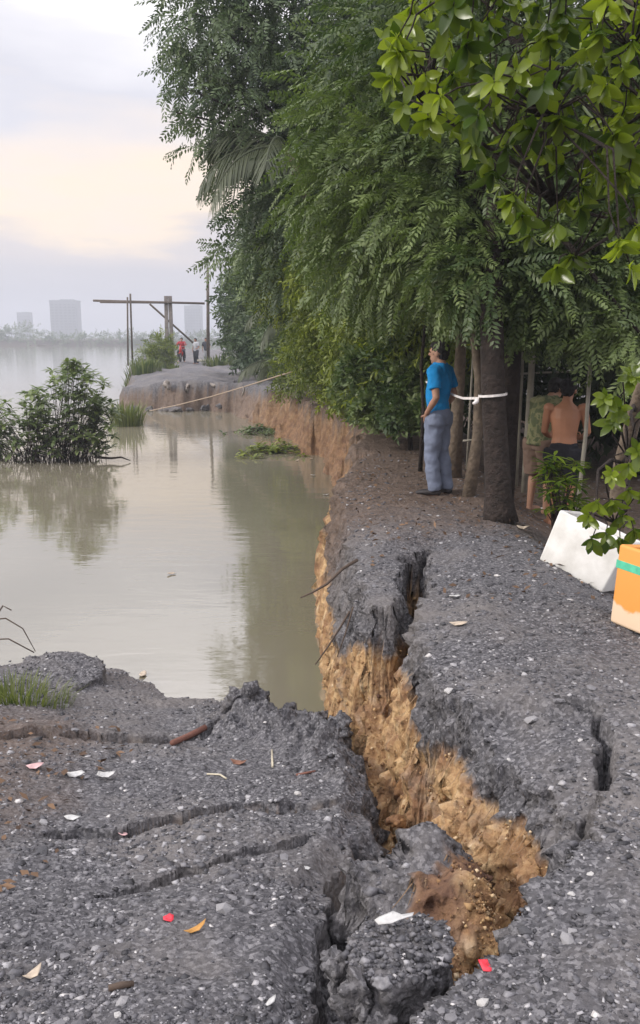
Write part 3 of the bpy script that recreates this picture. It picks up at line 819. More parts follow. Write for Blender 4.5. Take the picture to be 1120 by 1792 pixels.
make_tree('bank_shrub', 'leafy shrub at the foot of the trees left of the blue shirted man', 'shrub', tb, [tb, (1.3, 12.6, .5), (1.2, 12.6, .9)], [.04, .03, .02],
          [(tuple(c), r, d) for c, r, d in cl], TW_ROUND, 1300, M_MANGROVE, M_BARK, (.45, .75))
cl = [(A(540, 620, 21), .55, 1), (A(510, 640, 23), .5, 1), (A(565, 640, 20), .5, 1), (A(600, 655, 18.5), .45, 1), (A(585, 680, 18.2), .35, 1), (A(620, 680, 16.5), .4, 1), (A(540, 665, 21), .4, 1), (A(505, 665, 24), .4, 1)]
tb = (.2, 21.6, hz(.2, 21.6))
make_tree('bank_shrub', 'light green grassy bush behind the tape end on the bank', 'shrub', tb, [tb, (.1, 21.6, .5), (0, 21.6, .9)], [.04, .03, .02],
          [(tuple(c), r, d) for c, r, d in cl], TW_FINE, 420, M_BAMBOO, M_BARK, (.5, .8))
# --- trees further along the bank
tb = (-2.2, 41, hz(-2.2, 41))
cl = [(A(462, 490, 40), 1.6, 1), (A(440, 520, 41), 1.2, 1), (A(480, 530, 38), 1.6, 1), (A(450, 570, 40), 1.3, 1), (A(470, 600, 36), 1.1, 1), (A(432, 560, 42), .9, 1), (A(428, 598, 42), .7, 1), (A(445, 612, 40), .75, 1), (A(405, 535, 43), (.5, .5, .35), .7),
      (A(462, 448, 41), (1.1, 1.2, .8), .8), (A(500, 470, 36), 1.5, 1), (A(520, 560, 32), 1.3, 1)]
make_tree('bushy_tree', 'hazy grey green bushy tree at the far end of the bank beside the tall pole', 'tree', tb, [tb, (-2.3, 41, 1.5), (-2.5, 41, 3.2)], [.16, .12, .08],
          [(tuple(c), r, d) for c, r, d in cl], TW_FINE, 150, M_FEATHER_B, M_BARK, (1.2, 1.9))
tb = (1.2, 26, hz(1.2, 26))
cl = [(A(560, 400, 25), 1.8, 1), (A(520, 470, 26), 1.4, 1), (A(600, 330, 25), 2, 1), (A(600, 520, 24), 1.5, 1), (A(560, 580, 25), 1.0, 1), (A(470, 420, 27), (1.1, 1, .8), .7)]
make_tree('bushy_tree', 'dark bushy tree standing behind the coconut fronds', 'tree', tb, [tb, (1.2, 26, 2), (.6, 26, 4)], [.16, .12, .08],
          [(tuple(c), r, d) for c, r, d in cl], TW_FINE, 150, M_FEATHER, M_BARK, (1.0, 1.6))
# --- dark wood behind the people
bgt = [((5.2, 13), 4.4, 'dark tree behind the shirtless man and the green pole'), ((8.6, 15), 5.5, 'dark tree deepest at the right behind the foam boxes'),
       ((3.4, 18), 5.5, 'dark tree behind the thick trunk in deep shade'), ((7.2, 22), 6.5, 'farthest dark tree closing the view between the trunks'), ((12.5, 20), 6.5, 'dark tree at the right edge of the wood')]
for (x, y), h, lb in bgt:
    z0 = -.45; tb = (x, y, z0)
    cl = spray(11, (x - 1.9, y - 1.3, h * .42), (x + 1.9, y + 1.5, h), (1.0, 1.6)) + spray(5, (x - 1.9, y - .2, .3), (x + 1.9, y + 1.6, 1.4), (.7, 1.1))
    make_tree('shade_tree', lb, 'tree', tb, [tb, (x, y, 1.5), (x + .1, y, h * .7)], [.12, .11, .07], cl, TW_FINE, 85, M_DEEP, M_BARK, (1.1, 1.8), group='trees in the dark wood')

# --- coconut palms
def frond(mb_stem, V, F, T, base, dirh, L, rise, sag, n=26, ll=.75, hang=.9, gap=1.0, roll=0):
    """one pinnate palm leaf; leaflets hang from a curved midrib"""
    dirh = Vector(dirh); dirh.z = 0; dirh.normalize(); side = Vector((-dirh.y, dirh.x, 0))
    pts = []
    for i in range(13):
        t = i / 12; pts.append(Vector(base) + dirh * (L * t * (1 - .18 * t * t)) + Vector((0, 0, rise * L * t - sag * L * t * t)))
    mb_stem.tube(pts, [.028 * (1 - .85 * i / 12) + .003 for i in range(13)], 5)
    for i in range(n):
        t = .14 + .86 * (i + .5) / n
        k = t * 12; a = int(min(k, 11)); p = pts[a].lerp(pts[a + 1], k - a); tang = (pts[a + 1] - pts[a]).normalized()
        l = ll * (math.sin(math.pi * (.12 + .8 * t)) * .75 + .3)
        for sg in (-1, 1):
            d = (side * sg * .75 + tang * .7 + Vector((0, 0, -hang * random.uniform(.7, 1.2)))).normalized()
            w = .017
            e1 = p + d * l * .55 + Vector((0, 0, -.04 * l)); e2 = p + d * l + Vector((0, 0, -.28 * l * hang))
            s = d.cross(tang).cross(d).normalized() * w
            o = len(V)
            V += [p - s * .4, p + s * .4, e1 + s, e1 - s, e2 + s * .15, e2 - s * .15]
            F += [(o, o + 1, o + 2, o + 3), (o + 3, o + 2, o + 4, o + 5)]
            T += [random.uniform(.2, .8)] * 6
def palm(label, base, crown, fronds, trunk_r, mat, ll):
    t = empty('coconut_palm', base); tag(t, label, 'palm'); B = Vector(base); C = Vector(crown)
    mb = MB(); mb.tube([(0, 0, 0), (C - B) * .35 + Vector((.15, 0, 0)), (C - B) * .7 + Vector((.12, 0, 0)), C - B], [trunk_r * 1.3, trunk_r, trunk_r * .9, trunk_r * .8], 10)
    mb.build('trunk', M_BARK_PALE, t, True)
    for (d, L, rise, sag) in fronds:
        mb = MB(); V = []; F = []; T = []
        frond(mb, V, F, T, C - B, d, L, rise, sag, 30, ll)
        s = mb.build('frond', M_PALM, t, True)
        me = pymesh('leaflets', V, F); fattr(me, 'tone', T); tag(link('leaflets', me, mat, s), kind='stuff')
        fattr(s.data, 'tone', [.5] * len(s.data.vertices))
    return t
C1 = A(505, 262, 16.2)
palm('coconut palm whose fronds hang out of the canopy against the sky', (.9, 16.6, hz(.9, 16.6)), C1,
     [((-1, -.05, 0), 1.95, .28, .62), ((-1, -.5, 0), 1.8, .2, .75), ((-.9, .6, 0), 1.95, .62, .50), ((-.2, -1, 0), 2.0, .3, .6), ((.8, -.5, 0), 2.2, .4, .6), ((.6, .8, 0), 2.2, .5, .6), ((-.7, .2, 0), 1.9, .8, .75)], .11, M_PALM, .62)
C2 = A(535, 545, 24)
palm('young coconut palm arching pale fronds low over the bank', (.6, 24.5, hz(.6, 24.5)), C2,
     [((-1, -.1, 0), 2.0, .45, .62), ((-1, -.7, 0), 1.8, .2, .7), ((-.8, .5, 0), 2.0, .6, .6), ((.3, -1, 0), 1.8, .3, .7), ((.9, .2, 0), 2, .5, .6)], .09, M_PALM, .5)
C3 = A(505, 632, 27)
palm('smallest palm, fronds almost touching the bank at its far bend', (-.2, 27.6, hz(-.2, 27.6)), C3,
     [((-1, -.1, 0), 1.9, .25, .5), ((-.8, -.8, 0), 1.6, .3, .6), ((.6, -.8, 0), 1.7, .4, .6), ((-.4, .9, 0), 1.8, .5, .6)], .07, M_PALM, .45)

# --- thin trunks and poles under the canopy
def stem(name, label, cat, pts, rad, mat, group=None):
    b = Vector(pts[0]); o = MB().tube([Vector(p) - b for p in pts], rad, 8).build(name, mat, None, True); o.location = b
    return tag(o, label, cat, group)
def gp(px, Y, z=None):
    x = A(px, 700, Y).x; return Vector((x, Y, hz(x, Y) - .03 if z is None else z))
stem('tree_trunk', 'slim pale trunk just right of the blue shirted man', 'trunk', [gp(798, 10.2), A(800, 720, 10.2), A(806, 620, 10.2), A(812, 500, 10.3)], [.10, .075, .065, .05], M_BARK_PALE)
stem('tree_trunk', 'pale thin trunk touching the left side of the thick dark trunk', 'trunk', [gp(826, 8.9), A(836, 760, 8.9), A(838, 660, 8.8), A(828, 570, 8.7), A(822, 520, 8.7)], [.075, .055, .045, .045, .04], M_BARK_PALE)
stem('tree_trunk', 'dark trunk standing close behind the thick trunk on its right', 'trunk', [gp(890, 9.4), A(894, 720, 9.4), A(899, 600, 9.4), A(905, 480, 9.5)], [.11, .09, .085, .07], M_BARK)
stem('tree_trunk', 'thin crooked sapling stem left of the blue shirted man', 'trunk', [gp(738, 10.6), A(741, 720, 10.6), A(737, 640, 10.6), A(745, 560, 10.7)], [.03, .022, .02, .02], M_BARK)
stem('bamboo_pole', 'pale bamboo pole leaning right of the shirtless man', 'pole', [gp(1019, 8.6), A(1025, 760, 8.6), A(1032, 650, 8.6), A(1041, 540, 8.6)], [.022, .021, .02, .018], M_BAMBOOPOLE)
stem('bamboo_pole', 'thick grey upright pole in the shade left of the man in the green shirt', 'pole', [gp(925, 11.5), A(930, 650, 11.5), A(936, 540, 11.5)], [.045, .045, .042], M_BAMBOOPOLE)
stem('bamboo_pole', 'thin grey pole between the dark trunk and the thick grey pole', 'pole', [gp(911, 12), A(914, 650, 12), A(917, 560, 12)], [.02, .02, .018], M_BAMBOOPOLE)
stem('bamboo_pole', 'thin light stick between the pale trunks behind the tape', 'pole', [gp(821, 11), A(824, 690, 11), A(829, 600, 11)], [.016, .015, .013], M_BAMBOOPOLE)
stem('bamboo_rail', 'thin horizontal rail tied across the poles in the shade', 'rail', [A(895, 655, 12.05), A(950, 652, 12), A(1010, 650, 12)], .013, M_BAMBOOPOLE)
stem('bamboo_rail', 'low thin rail lying in the shade behind the trunks', 'rail', [A(805, 772, 10.9), A(850, 768, 10.9)], .014, M_BAMBOOPOLE)

# ------------------------------------------------------------------ glossy broadleaf tree in the foreground
def blade(L=.13, W=.055, fold=.25, curl=.18, seg=5):
    """broad leaf with a folded midrib, pointed both ends"""
    V = []; F = []
    for i in range(seg + 1):
        t = i / seg; w = W * .5 * (math.sin(math.pi * (.04 + .95 * t) ** 1.25) ** .7 if 0 < t < 1 else .12)
        y = L * t; z = -curl * L * t * t
        V += [(-w, y, z + fold * w), (0, y, z), (w, y, z + fold * w)]
    for i in range(seg):
        a = i * 3; F += [(a, a + 1, a + 4, a + 3), (a + 1, a + 2, a + 5, a + 4)]
    return V, F
def leaf_variant(tone, L, W, fold, curl):
    V, F = blade(L, W, fold, curl)
    V = V + [(0, -.02, .004), (.003, -.02, .004)]          # leaf stalk
    n = len(V); F = F + [(n - 2, n - 1, 2, 0)]
    me = pymesh('leaf', V, F); fattr(me, 'tone', [tone] * n); me.materials.append(M_GLOSSY)
    me.polygons.foreach_set('use_smooth', [True] * len(me.polygons)); return me
LEAVES = [leaf_variant(t, L, W, f, c) for t, L, W, f, c in [(.05, .13, .056, .3, .2), (.2, .12, .055, .2, .3), (.35, .135, .058, .35, .1), (.5, .12, .05, .25, .25), (.65, .115, .054, .3, .15), (.8, .12, .056, .2, .2), (.98, .11, .052, .3, .3)]]
LV = [(np.array([tuple(v.co) for v in m.vertices]), [tuple(p.vertices) for p in m.polygons], m.attributes['tone'].data[0].value) for m in LEAVES]
glossy_base = Vector((2.42, 6.75, hz(2.42, 6.75) - .03))
gt = empty('broadleaf_tree', glossy_base)
tag(gt, 'broadleaf tree with large glossy yellow green leaves hanging over the foam boxes', 'tree')
tr = [glossy_base, A(1080, 880, 6.7), A(1088, 810, 6.55), A(1112, 720, 6.2), A(1150, 600, 5.8), A(1190, 450, 5.2), A(1180, 250, 5.0), A(1120, 60, 4.8), A(1040, -120, 4.6)]
mb = MB(); mb.tube([p - glossy_base for p in tr], [.075, .065, .06, .055, .05, .048, .045, .035, .02], 10); mb.build('trunk', M_BARK_PALE, gt, True)
INPOLY = [(700, -60), (672, 60), (680, 160), (700, 225), (760, 235), (810, 262), (835, 345), (890, 372), (925, 420), (965, 455), (1010, 400), (1060, 330), (1120, 300), (1420, 250), (1420, -260), (760, -260)]
def inpoly(x, y, poly):
    c = False
    for i in range(len(poly)):
        (ax, ay), (bx, by) = poly[i], poly[i - 1]
        if (ay > y) != (by > y) and x < (bx - ax) * (y - ay) / (by - ay) + ax: c = not c
    return c
ros = []
while len(ros) < 430:
    px, py = random.uniform(660, 1420), random.uniform(-260, 470)
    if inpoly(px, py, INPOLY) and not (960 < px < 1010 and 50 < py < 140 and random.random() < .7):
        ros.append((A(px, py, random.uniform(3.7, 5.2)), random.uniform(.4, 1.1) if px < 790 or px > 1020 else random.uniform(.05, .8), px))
for (px, py, Y, tn) in [(1085, 425, 3.6, 1), (1105, 470, 3.6, .95), (1115, 400, 3.7, .9), (975, 470, 4.4, .5), (1000, 450, 4.5, .4), (1060, 695, 5.2, .6), (1085, 715, 5.3, .5), (1075, 740, 5.3, .45), (1108, 660, 5.1, .6), (1115, 640, 5.2, .5),
                        (1070, 830, 5.2, .85), (1100, 815, 5.3, .7), (1045, 880, 5.15, .75), (1070, 880, 5.2, .6), (1100, 860, 5.25, .55), (1030, 905, 5.1, .6), (1090, 905, 5.15, .45), (1060, 935, 5.05, .4), (1035, 945, 5.05, .35), (1110, 930, 5.1, .5), (1085, 945, 5.0, .4), (1115, 790, 5.2, .6), (1130, 870, 5.2, .5), (1140, 720, 5.2, .5),
                        (930, 410, 4.6, .4), (900, 350, 4.7, .3), (1020, 330, 4.4, .35), (1070, 380, 4.3, .3), (960, 380, 4.8, .25), (1110, 350, 4.2, .4)]:
    ros.append((A(px, py, Y), tn, px))
mb = MB(); leaf_list = []
hubs = []
low_hubs = [A(1096, 745, 5.75), A(1098, 800, 5.6), A(1085, 850, 5.5), A(1092, 895, 5.4), A(1075, 915, 5.3)]
mb.tube([p_ - glossy_base for p_ in (A(1108, 735, 6.25), A(1100, 730, 6.0), low_hubs[0], low_hubs[1], low_hubs[2])], [.014, .013, .012, .010, .007], 6)
mb.tube([p_ - glossy_base for p_ in (A(1090, 815, 6.55), A(1100, 840, 6.0), low_hubs[3], low_hubs[4])], [.013, .012, .010, .006], 6)
for (p, tn, px) in random.sample(ros, 46):
    q = min(tr + hubs[:14], key=lambda t_: (t_ - p).length + (.0 if t_.z < p.z + .3 else .4)); h_ = q.lerp(p, .82)
    mm = q.lerp(h_, .5) + Vector((random.uniform(-.12, .12), random.uniform(-.12, .12), random.uniform(.02, .2)))
    mb.tube([q - glossy_base, q.lerp(mm, .5) + Vector((0, 0, .05)) - glossy_base, mm - glossy_base, h_ - glossy_base], [.016, .013, .010, .007], 6); hubs.append(h_); hubs.append(mm)
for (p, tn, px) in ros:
    q = min(hubs if p.z > 1.5 else low_hubs, key=lambda t_: (t_ - p).length)
    m1 = q.lerp(p, .5) + Vector((random.uniform(-.1, .1), random.uniform(-.1, .1), random.uniform(.0, .18)))
    m2 = q.lerp(p, .85) + Vector((0, 0, .05))
    mb.tube([q - glossy_base, m1 - glossy_base, m2 - glossy_base, p - glossy_base], [.006, .005, .004, .003], 5)
    ax = ((p - m2).normalized() + Vector((random.uniform(-.3, .3), random.uniform(-.5, .1), random.uniform(-.6, .35)))).normalized()
    k = random.randint(6, 9)
    for i in range(k):
        a = i * 2.4 + random.uniform(-.3, .3); tilt = .5 + .75 * i / k + random.uniform(-.15, .2)
        u = ax.orthogonal().normalized(); w = ax.cross(u)
        d = (ax * math.cos(tilt) + (u * math.cos(a) + w * math.sin(a)) * math.sin(tilt) + Vector((0, 0, -.18))).normalized()
        nrm = (ax * 1.0 + Vector((0, 0, .5)) - d * d.dot(ax + Vector((0, 0, .5))))
        nrm = nrm.normalized() if nrm.length > .05 else Vector((0, 0, 1))
        s = d.cross(nrm).normalized(); n2 = s.cross(d)
        M = Matrix((s, d, n2)).transposed().to_4x4(); M.translation = p - glossy_base - ax * .02 * i / k
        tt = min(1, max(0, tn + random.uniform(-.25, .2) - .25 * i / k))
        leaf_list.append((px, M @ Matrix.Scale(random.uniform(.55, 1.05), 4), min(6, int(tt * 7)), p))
tag(mb.build('branches', M_BARK, gt, True), kind='stuff')
def vis(l):
    px, M, i, p = l; e = (p.y) + (0 if px < 1125 else 20) + (0 if (p.z - CAM_H) / p.y < .34 else 20); return e
leaf_list.sort(key=vis)
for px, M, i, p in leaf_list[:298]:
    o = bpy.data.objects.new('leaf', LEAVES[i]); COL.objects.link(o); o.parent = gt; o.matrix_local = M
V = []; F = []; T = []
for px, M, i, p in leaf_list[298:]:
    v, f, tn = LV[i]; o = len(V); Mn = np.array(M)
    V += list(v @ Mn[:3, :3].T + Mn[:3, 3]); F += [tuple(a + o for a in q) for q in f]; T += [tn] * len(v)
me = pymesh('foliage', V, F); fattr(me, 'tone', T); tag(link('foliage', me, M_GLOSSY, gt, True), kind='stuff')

# --- potted-looking bush behind the white box, grass and water plants
def rosette_bush(name, label, cat, base, pts, L, W, mat, k=9, tone=(.2, .7), up=.5, scale=(.8, 1.2), root=.02):
    b = Vector(base); t = empty(name, b); tag(t, label, cat)
    V = []; F = []; T = []; st = MB()
    for p in pts:
        p = Vector(p)
        r0 = Vector((random.gauss(0, root), random.gauss(0, root), 0)) + (p - b) * (.55 if root > .1 else 0); r0.z = 0
        st.tube([r0, r0 * .4 + (p - b) * .5 + Vector((random.uniform(-.03, .03), 0, .05)), p - b], [.008, .006, .004], 5)
        tn = random.uniform(*tone)
        for i in range(k):
            a = i * 2.4 + random.uniform(0, .4); d = Vector((math.cos(a), math.sin(a), random.uniform(-.4, up))).normalized()
            s = d.cross(Vector((0, 0, 1))).normalized(); n2 = s.cross(d)
            lv, lf = blade(L * random.uniform(*scale), W, .25, random.uniform(.05, .35), 3)
            o = len(V); V += [(p - b) + s * x + d * y + n2 * z for x, y, z in lv]; F += [tuple(q + o for q in f) for f in lf]; T += [min(1, max(0, tn + random.uniform(-.2, .2)))] * len(lv)
    st.build('stems', M_BARK, t, True)
    me = pymesh('foliage', V, F); fattr(me, 'tone', T); tag(link('foliage', me, mat, t, True), kind='stuff')
    return t
bb = A(985, 880, 7.3); bb.z = hz(bb.x, bb.y) - .02
rosette_bush('leafy_bush', 'low bush with long narrow leaves in front of the shirtless man', 'bush', bb,
             [A(random.uniform(950, 1015), random.uniform(805, 895), random.uniform(7.0, 7.6)) for _ in range(40)] + [A(970, 798, 7.2), A(955, 812, 7.2)], .14, .035, M_GLOSSY, 9, (.05, .45))
mb_ = A(90, 806, 19.2); mb_.z = WATER_Z - .25
pts = []
for cx_, cy_, rx, ry, n in [(125, 665, 40, 36, 32), (105, 725, 75, 48, 68), (160, 742, 52, 44, 44), (40, 765, 60, 38, 45), (110, 782, 85, 20, 30), (165, 690, 30, 30, 16), (70, 700, 30, 30, 14), (0, 730, 25, 45, 20), (-50, 760, 50, 60, 45), (185, 720, 22, 22, 10), (125, 640, 10, 14, 4)]:
    for _ in range(n):
        a = random.uniform(0, 6.28); r = math.sqrt(random.random()); pts.append(A(cx_ + rx * r * math.cos(a), cy_ + ry * r * math.sin(a), random.uniform(18.6, 19.9)))
rosette_bush('mangrove_bush', 'dark mangrove bush growing out of the water at left', 'bush', mb_, pts, .2, .09, M_MANGROVE, 10, (.3, 1.0), .8, (.8, 1.3), .25)
stem('dead_branch', 'bare broken branch floating beside the mangrove bush', 'branch', [A(165, 800, 19) , A(195, 802, 19), A(212, 800, 19), A(228, 806, 19)], [.03, .025, .02, .01], M_BARK)
# grass tufts
def grass(name, label, cat, centre, n, spread, h, w, mat, lean=.5, tone=(.1, .9), asp=1.0, ztop=None):
    c = Vector(centre); V = []; F = []; T = []
    AA = [(random.uniform(0, 6.28), spread * math.sqrt(random.random())) for _ in range(n)]
    zz = terrain(np.array([c.x + r * math.cos(a) for a, r in AA]), np.array([c.y + r * math.sin(a) * asp for a, r in AA]))[0] if ztop is None else [ztop] * n
    for _ in range(n):
        a, r = AA[_]; x, y = r * math.cos(a), r * math.sin(a) * asp
        z = zz[_] - c.z
        b = Vector((x, y, z - .02)); d = Vector((math.cos(a) * lean * random.random(), math.sin(a) * lean * random.random(), 1)); d.normalize()
        hh = h * random.uniform(.45, 1.15); s = Vector((math.cos(a + 1.6), math.sin(a + 1.6), 0)) * w * random.uniform(.6, 1.3)
        m = b + d * hh * .6; e = b + d * hh + Vector((d.x, d.y, -.3)) * hh * .35
        o = len(V); V += [b - s, b + s, m + s * .8, m - s * .8, e + s * .1, e - s * .1]; F += [(o, o + 1, o + 2, o + 3), (o + 3, o + 2, o + 4, o + 5)]; T += [random.uniform(*tone)] * 6
    me = pymesh(name, V, F); fattr(me, 'tone', T); o = link(name, me, mat); o.location = c
    return tag(o, label, cat)
p = gs(25, 1262); p.z = hz(p.x, p.y); gl = grass('grass_tuft', 'green grass tuft at the left edge of the slumped gravel', 'grass', p, 420, .42, .2, .0045, M_GRASS, .7, (.1, .9), .6)
p = A(220, 722, 27); p.z = WATER_Z; grass('grass_tuft', 'light green reeds standing in water right of the mangrove bush', 'grass', p, 260, .55, .9, .02, M_GRASS, .5, (.2, .9), .6, WATER_Z)
for (px, py, Y, n, sp, h, lb) in [(290, 634, 50, 150, .9, .4, 'short grass on the far road edge below the wooden post'), (245, 640, 46, 260, 1.2, .9, 'low grass on the left shoulder of the far broken road'), (385, 632, 52, 200, 1.1, .8, 'grass at the right side of the far road under the bushy tree')]:
    x = A(px, py, Y).x; grass('grass_tuft', lb, 'grass', (x, Y, hz(x, Y)), n, sp, h, .035, M_GRASS, .5, (.0, .7), .7)
for (px, py, Y, lb, n) in [(478, 790, 0, 'nearer raft of floating water plants below the clay bank', 60), (455, 755, 0, 'farther raft of floating water plants near the bay head', 50)]:
    c = G(px, py, WATER_Z); t = []
    for _ in range(n): t.append((c.x + random.gauss(0, .45), c.y + random.gauss(0, .55), WATER_Z + random.uniform(.02, .1)))
    rosette_bush('water_plants', lb, 'water plants', (c.x, c.y, WATER_Z), t, .16, .08, M_MANGROVE if n == 50 else M_BAMBOO, 6, (.1, .8), .9)
# far wood across the river
cl = []
for i in range(150):
    x = -330 + i * 2.6 + random.uniform(-1, 1); bigt = 3.0 if -118 < x < -98 else 0
    cl.append(((x * 1.0, 296 + random.uniform(0, 10), random.uniform(.2, 1.2) + bigt * .5), (random.uniform(2.5, 5), 3, random.uniform(1.4, 2.4) + bigt * .6), 1))
P, D, T = clump_points(cl, 4.2)
me = instance_mesh('far_wood', TW_FINE, P, D, RNG.uniform(3.4, 5.4, len(P)), T); tag(link('far_wood', me, M_FEATHER_B), 'hazy line of trees along the far shore', 'trees', kind='stuff')

fx = A(275, 620, 51); tb = (fx.x, 51, hz(fx.x, 51))
make_tree('far_shrub', 'low green shrub on the far road edge left of the wooden post', 'shrub', tb, [tb, (fx.x, 51, .6), (fx.x, 51, 1.0)], [.05, .04, .03],
          [(tuple(A(px, py, 51)), r, 1) for px, py, r in [(262, 622, .55), (285, 612, .7), (288, 600, .5), (270, 605, .55), (258, 632, .5), (288, 620, .5), (282, 628, .6)]], TW_FINE, 260, M_BAMBOO, M_BARK, (.7, 1.1), limbs=False)

# dry leaves lying on the path under the trees and along the left edge
lx = np.concatenate([RNG.uniform(.3, 3.2, 900), RNG.uniform(-2.6, -1.1, 260)]); ly = np.concatenate([RNG.uniform(5.2, 12.5, 900), RNG.uniform(2.6, 5.0, 260)])
lh, lc, lb_, lr, ldp, lds, lon = terrain(lx, ly); kk = (lc < .2) & (lh > -.9) & ((ldp < -.1) | lon); lx, ly, lh = lx[kk], ly[kk], lh[kk]
lt = [leafy_sprig(.001, 1, .075, .032, .9, .0) for _ in range(5)]
dd = RNG.normal(size=(len(lx), 3)); dd[:, 2] *= .12
me = instance_mesh('leaf_litter', lt, np.stack([lx, ly, lh + .012], -1), dd, RNG.uniform(.5, 1.1, len(lx)), RNG.random(len(lx)), .5)
tag(link('leaf_litter', me, mat_leaf('dry_leaf_litter', (.06, .036, .024), (.22, .135, .08), .3, .1, (1, 1, 1), .7), ground), kind='stuff')

# ================================================================== RUBBLE, LITTER, BOXES, TAPE
def block(name, label, cat, top, thick, mat, amp=.02, freq=9, vox=.014, down=(0, 0, -1), seed=0, group=None, parent=None, taper=.85):
    """a broken slab: the hull of a top outline and its shrunken underside, remeshed and roughened"""
    top = [Vector(p) for p in top]; c = sum(top, Vector()) / len(top)
    bm = bmesh.new()
    for p in top: bm.verts.new(p - c)
    for p in top: bm.verts.new((p - c) * taper + Vector(down) * thick * random.uniform(.85, 1.15))
    bmesh.ops.convex_hull(bm, input=bm.verts)
    me = bpy.data.meshes.new(name); bm.to_mesh(me); bm.free()
    o = link(name, me, mat, parent); o.location = c
    bake(o, [('REMESH', dict(mode='VOXEL', voxel_size=vox))])
    roughen(o, amp, freq, 4, seed)
    o.data.polygons.foreach_set('use_smooth', [True] * len(o.data.polygons))
    if parent is None: tag(o, label, cat, group)
    return o
def clod(name, label, cat, p, r, mat, seed, amp=.3, group=None, vox=None, n=10):
    top = []
    bm = bmesh.new()
    rs = random.Random(seed)
    for i in range(n):
        d = Vector((rs.gauss(0, 1), rs.gauss(0, 1), rs.gauss(0, 1))).normalized()
        bm.verts.new(Vector((d.x * r[0], d.y * r[1], d.z * r[2])) * rs.uniform(.8, 1.1))
    bmesh.ops.convex_hull(bm, input=bm.verts)
    me = bpy.data.meshes.new(name); bm.to_mesh(me); bm.free()
    o = link(name, me, mat); o.location = p; o.rotation_euler = (0, 0, rs.uniform(0, 6))
    rm = max(r)
    bake(o, [('REMESH', dict(mode='VOXEL', voxel_size=vox or rm / 9))])
    roughen(o, rm * amp, 2.2 / rm, 4, seed); o.data.polygons.foreach_set('use_smooth', [True] * len(o.data.polygons))
    return tag(o, label, cat, group)
lbk = block('road_crust_block', 'flat gravel topped crust block in the fissure carrying white scrap', 'rubble',
      [G(606, 1640, -.16), G(640, 1612, -.18), G(730, 1604, -.19), G(775, 1608, -.18), G(792, 1640, -.15), G(786, 1680, -.13), G(745, 1706, -.12), G(680, 1726, -.10), G(622, 1706, -.12)], .3, M_GROUND, .013, 16, .010, seed=9, taper=.98)
pebbles_on(lbk, 750)
for i, (px, py, z, r, lb) in enumerate([
        (676, 1722, -.12, (.055, .05, .04), 'angular grey rock at the near lip of the fissure'),
        (610, 1752, -.17, (.10, .09, .09), 'rough dark clod at the bottom left of the fissure mouth'),
        (585, 1700, -.22, (.06, .08, .07), 'dark clod wedged in the crack left of the scrap block'),
        (655, 1775, -.22, (.11, .08, .08), 'dark clod lowest in the fissure mouth'),
        (640, 1545, -.40, (.07, .07, .05), 'small dark clod on the ridge of fallen fill')]):
    clod('rubble_clod', lb, 'rubble', G(px, py, z), r, M_STONES[2] if i == 0 else M_GROUND, 20 + i, .3 if i else .1, 'clods of road fill in the fissure')
for i, (px, py, r, dz, lb) in enumerate([
        (425, 1262, (.17, .13, .15), .06, 'large dark earth clod sticking up at the water edge'), (545, 1275, (.15, .13, .12), .03, 'jagged dark clod heap at the right end of the shore'),
        (585, 1310, (.13, .12, .12), .0, 'dark clod hanging over the clay hollow'), (500, 1262, (.10, .09, .08), .01, 'low dark clod between the shore clods'),
        (460, 1250, (.10, .09, .09), .03, 'small dark clod behind the large shore clod'), (205, 1190, (.07, .06, .05), .02, 'small stone lump standing at the water line')]):
    p = gs(px, py); p.z = hz(p.x, p.y) + dz; clod('earth_clod', lb, 'rubble', p, r, M_GROUND, 40 + i, .4, 'dark clods along the near shore', n=14)
hc = hit(105, 1192); U = Vector((1, .1, -.05)); W_ = Vector((-.1, 1, .05))
p0 = [hc + U * a_ + W_ * b_ + Vector((0, 0, c_)) for a_, b_, c_ in [(-.34, -.16, .05), (-.30, .22, .10), (.0, .32, .12), (.30, .22, .09), (.33, -.02, .06), (.12, -.24, .04)]]
sb = block('asphalt_slab', 'flat dark slab lying on the far left shore beside the grass', 'rubble', p0, .2, M_GROUND, .02, 9, .014, seed=5, taper=1.0)
pebbles_on(sb, 350, .013)
for i, (px, py, z, r, lb, mt) in enumerate([(715, 1385, -.85, (.10, .10, .08), 'lower clay lump in the hollow under the clay wall', 0), (655, 1330, -.92, (.12, .10, .10), 'orange clay lump near the clods under the wall', 0), (690, 1440, -.72, (.07, .06, .05), 'small clay lump behind the ridge of fallen fill', 0)]):
    clod('clay_lump', lb, 'clay', G(px, py, z), r, M_CLAYCLOD, 60 + i, .3, 'clay lumps in the hollow')

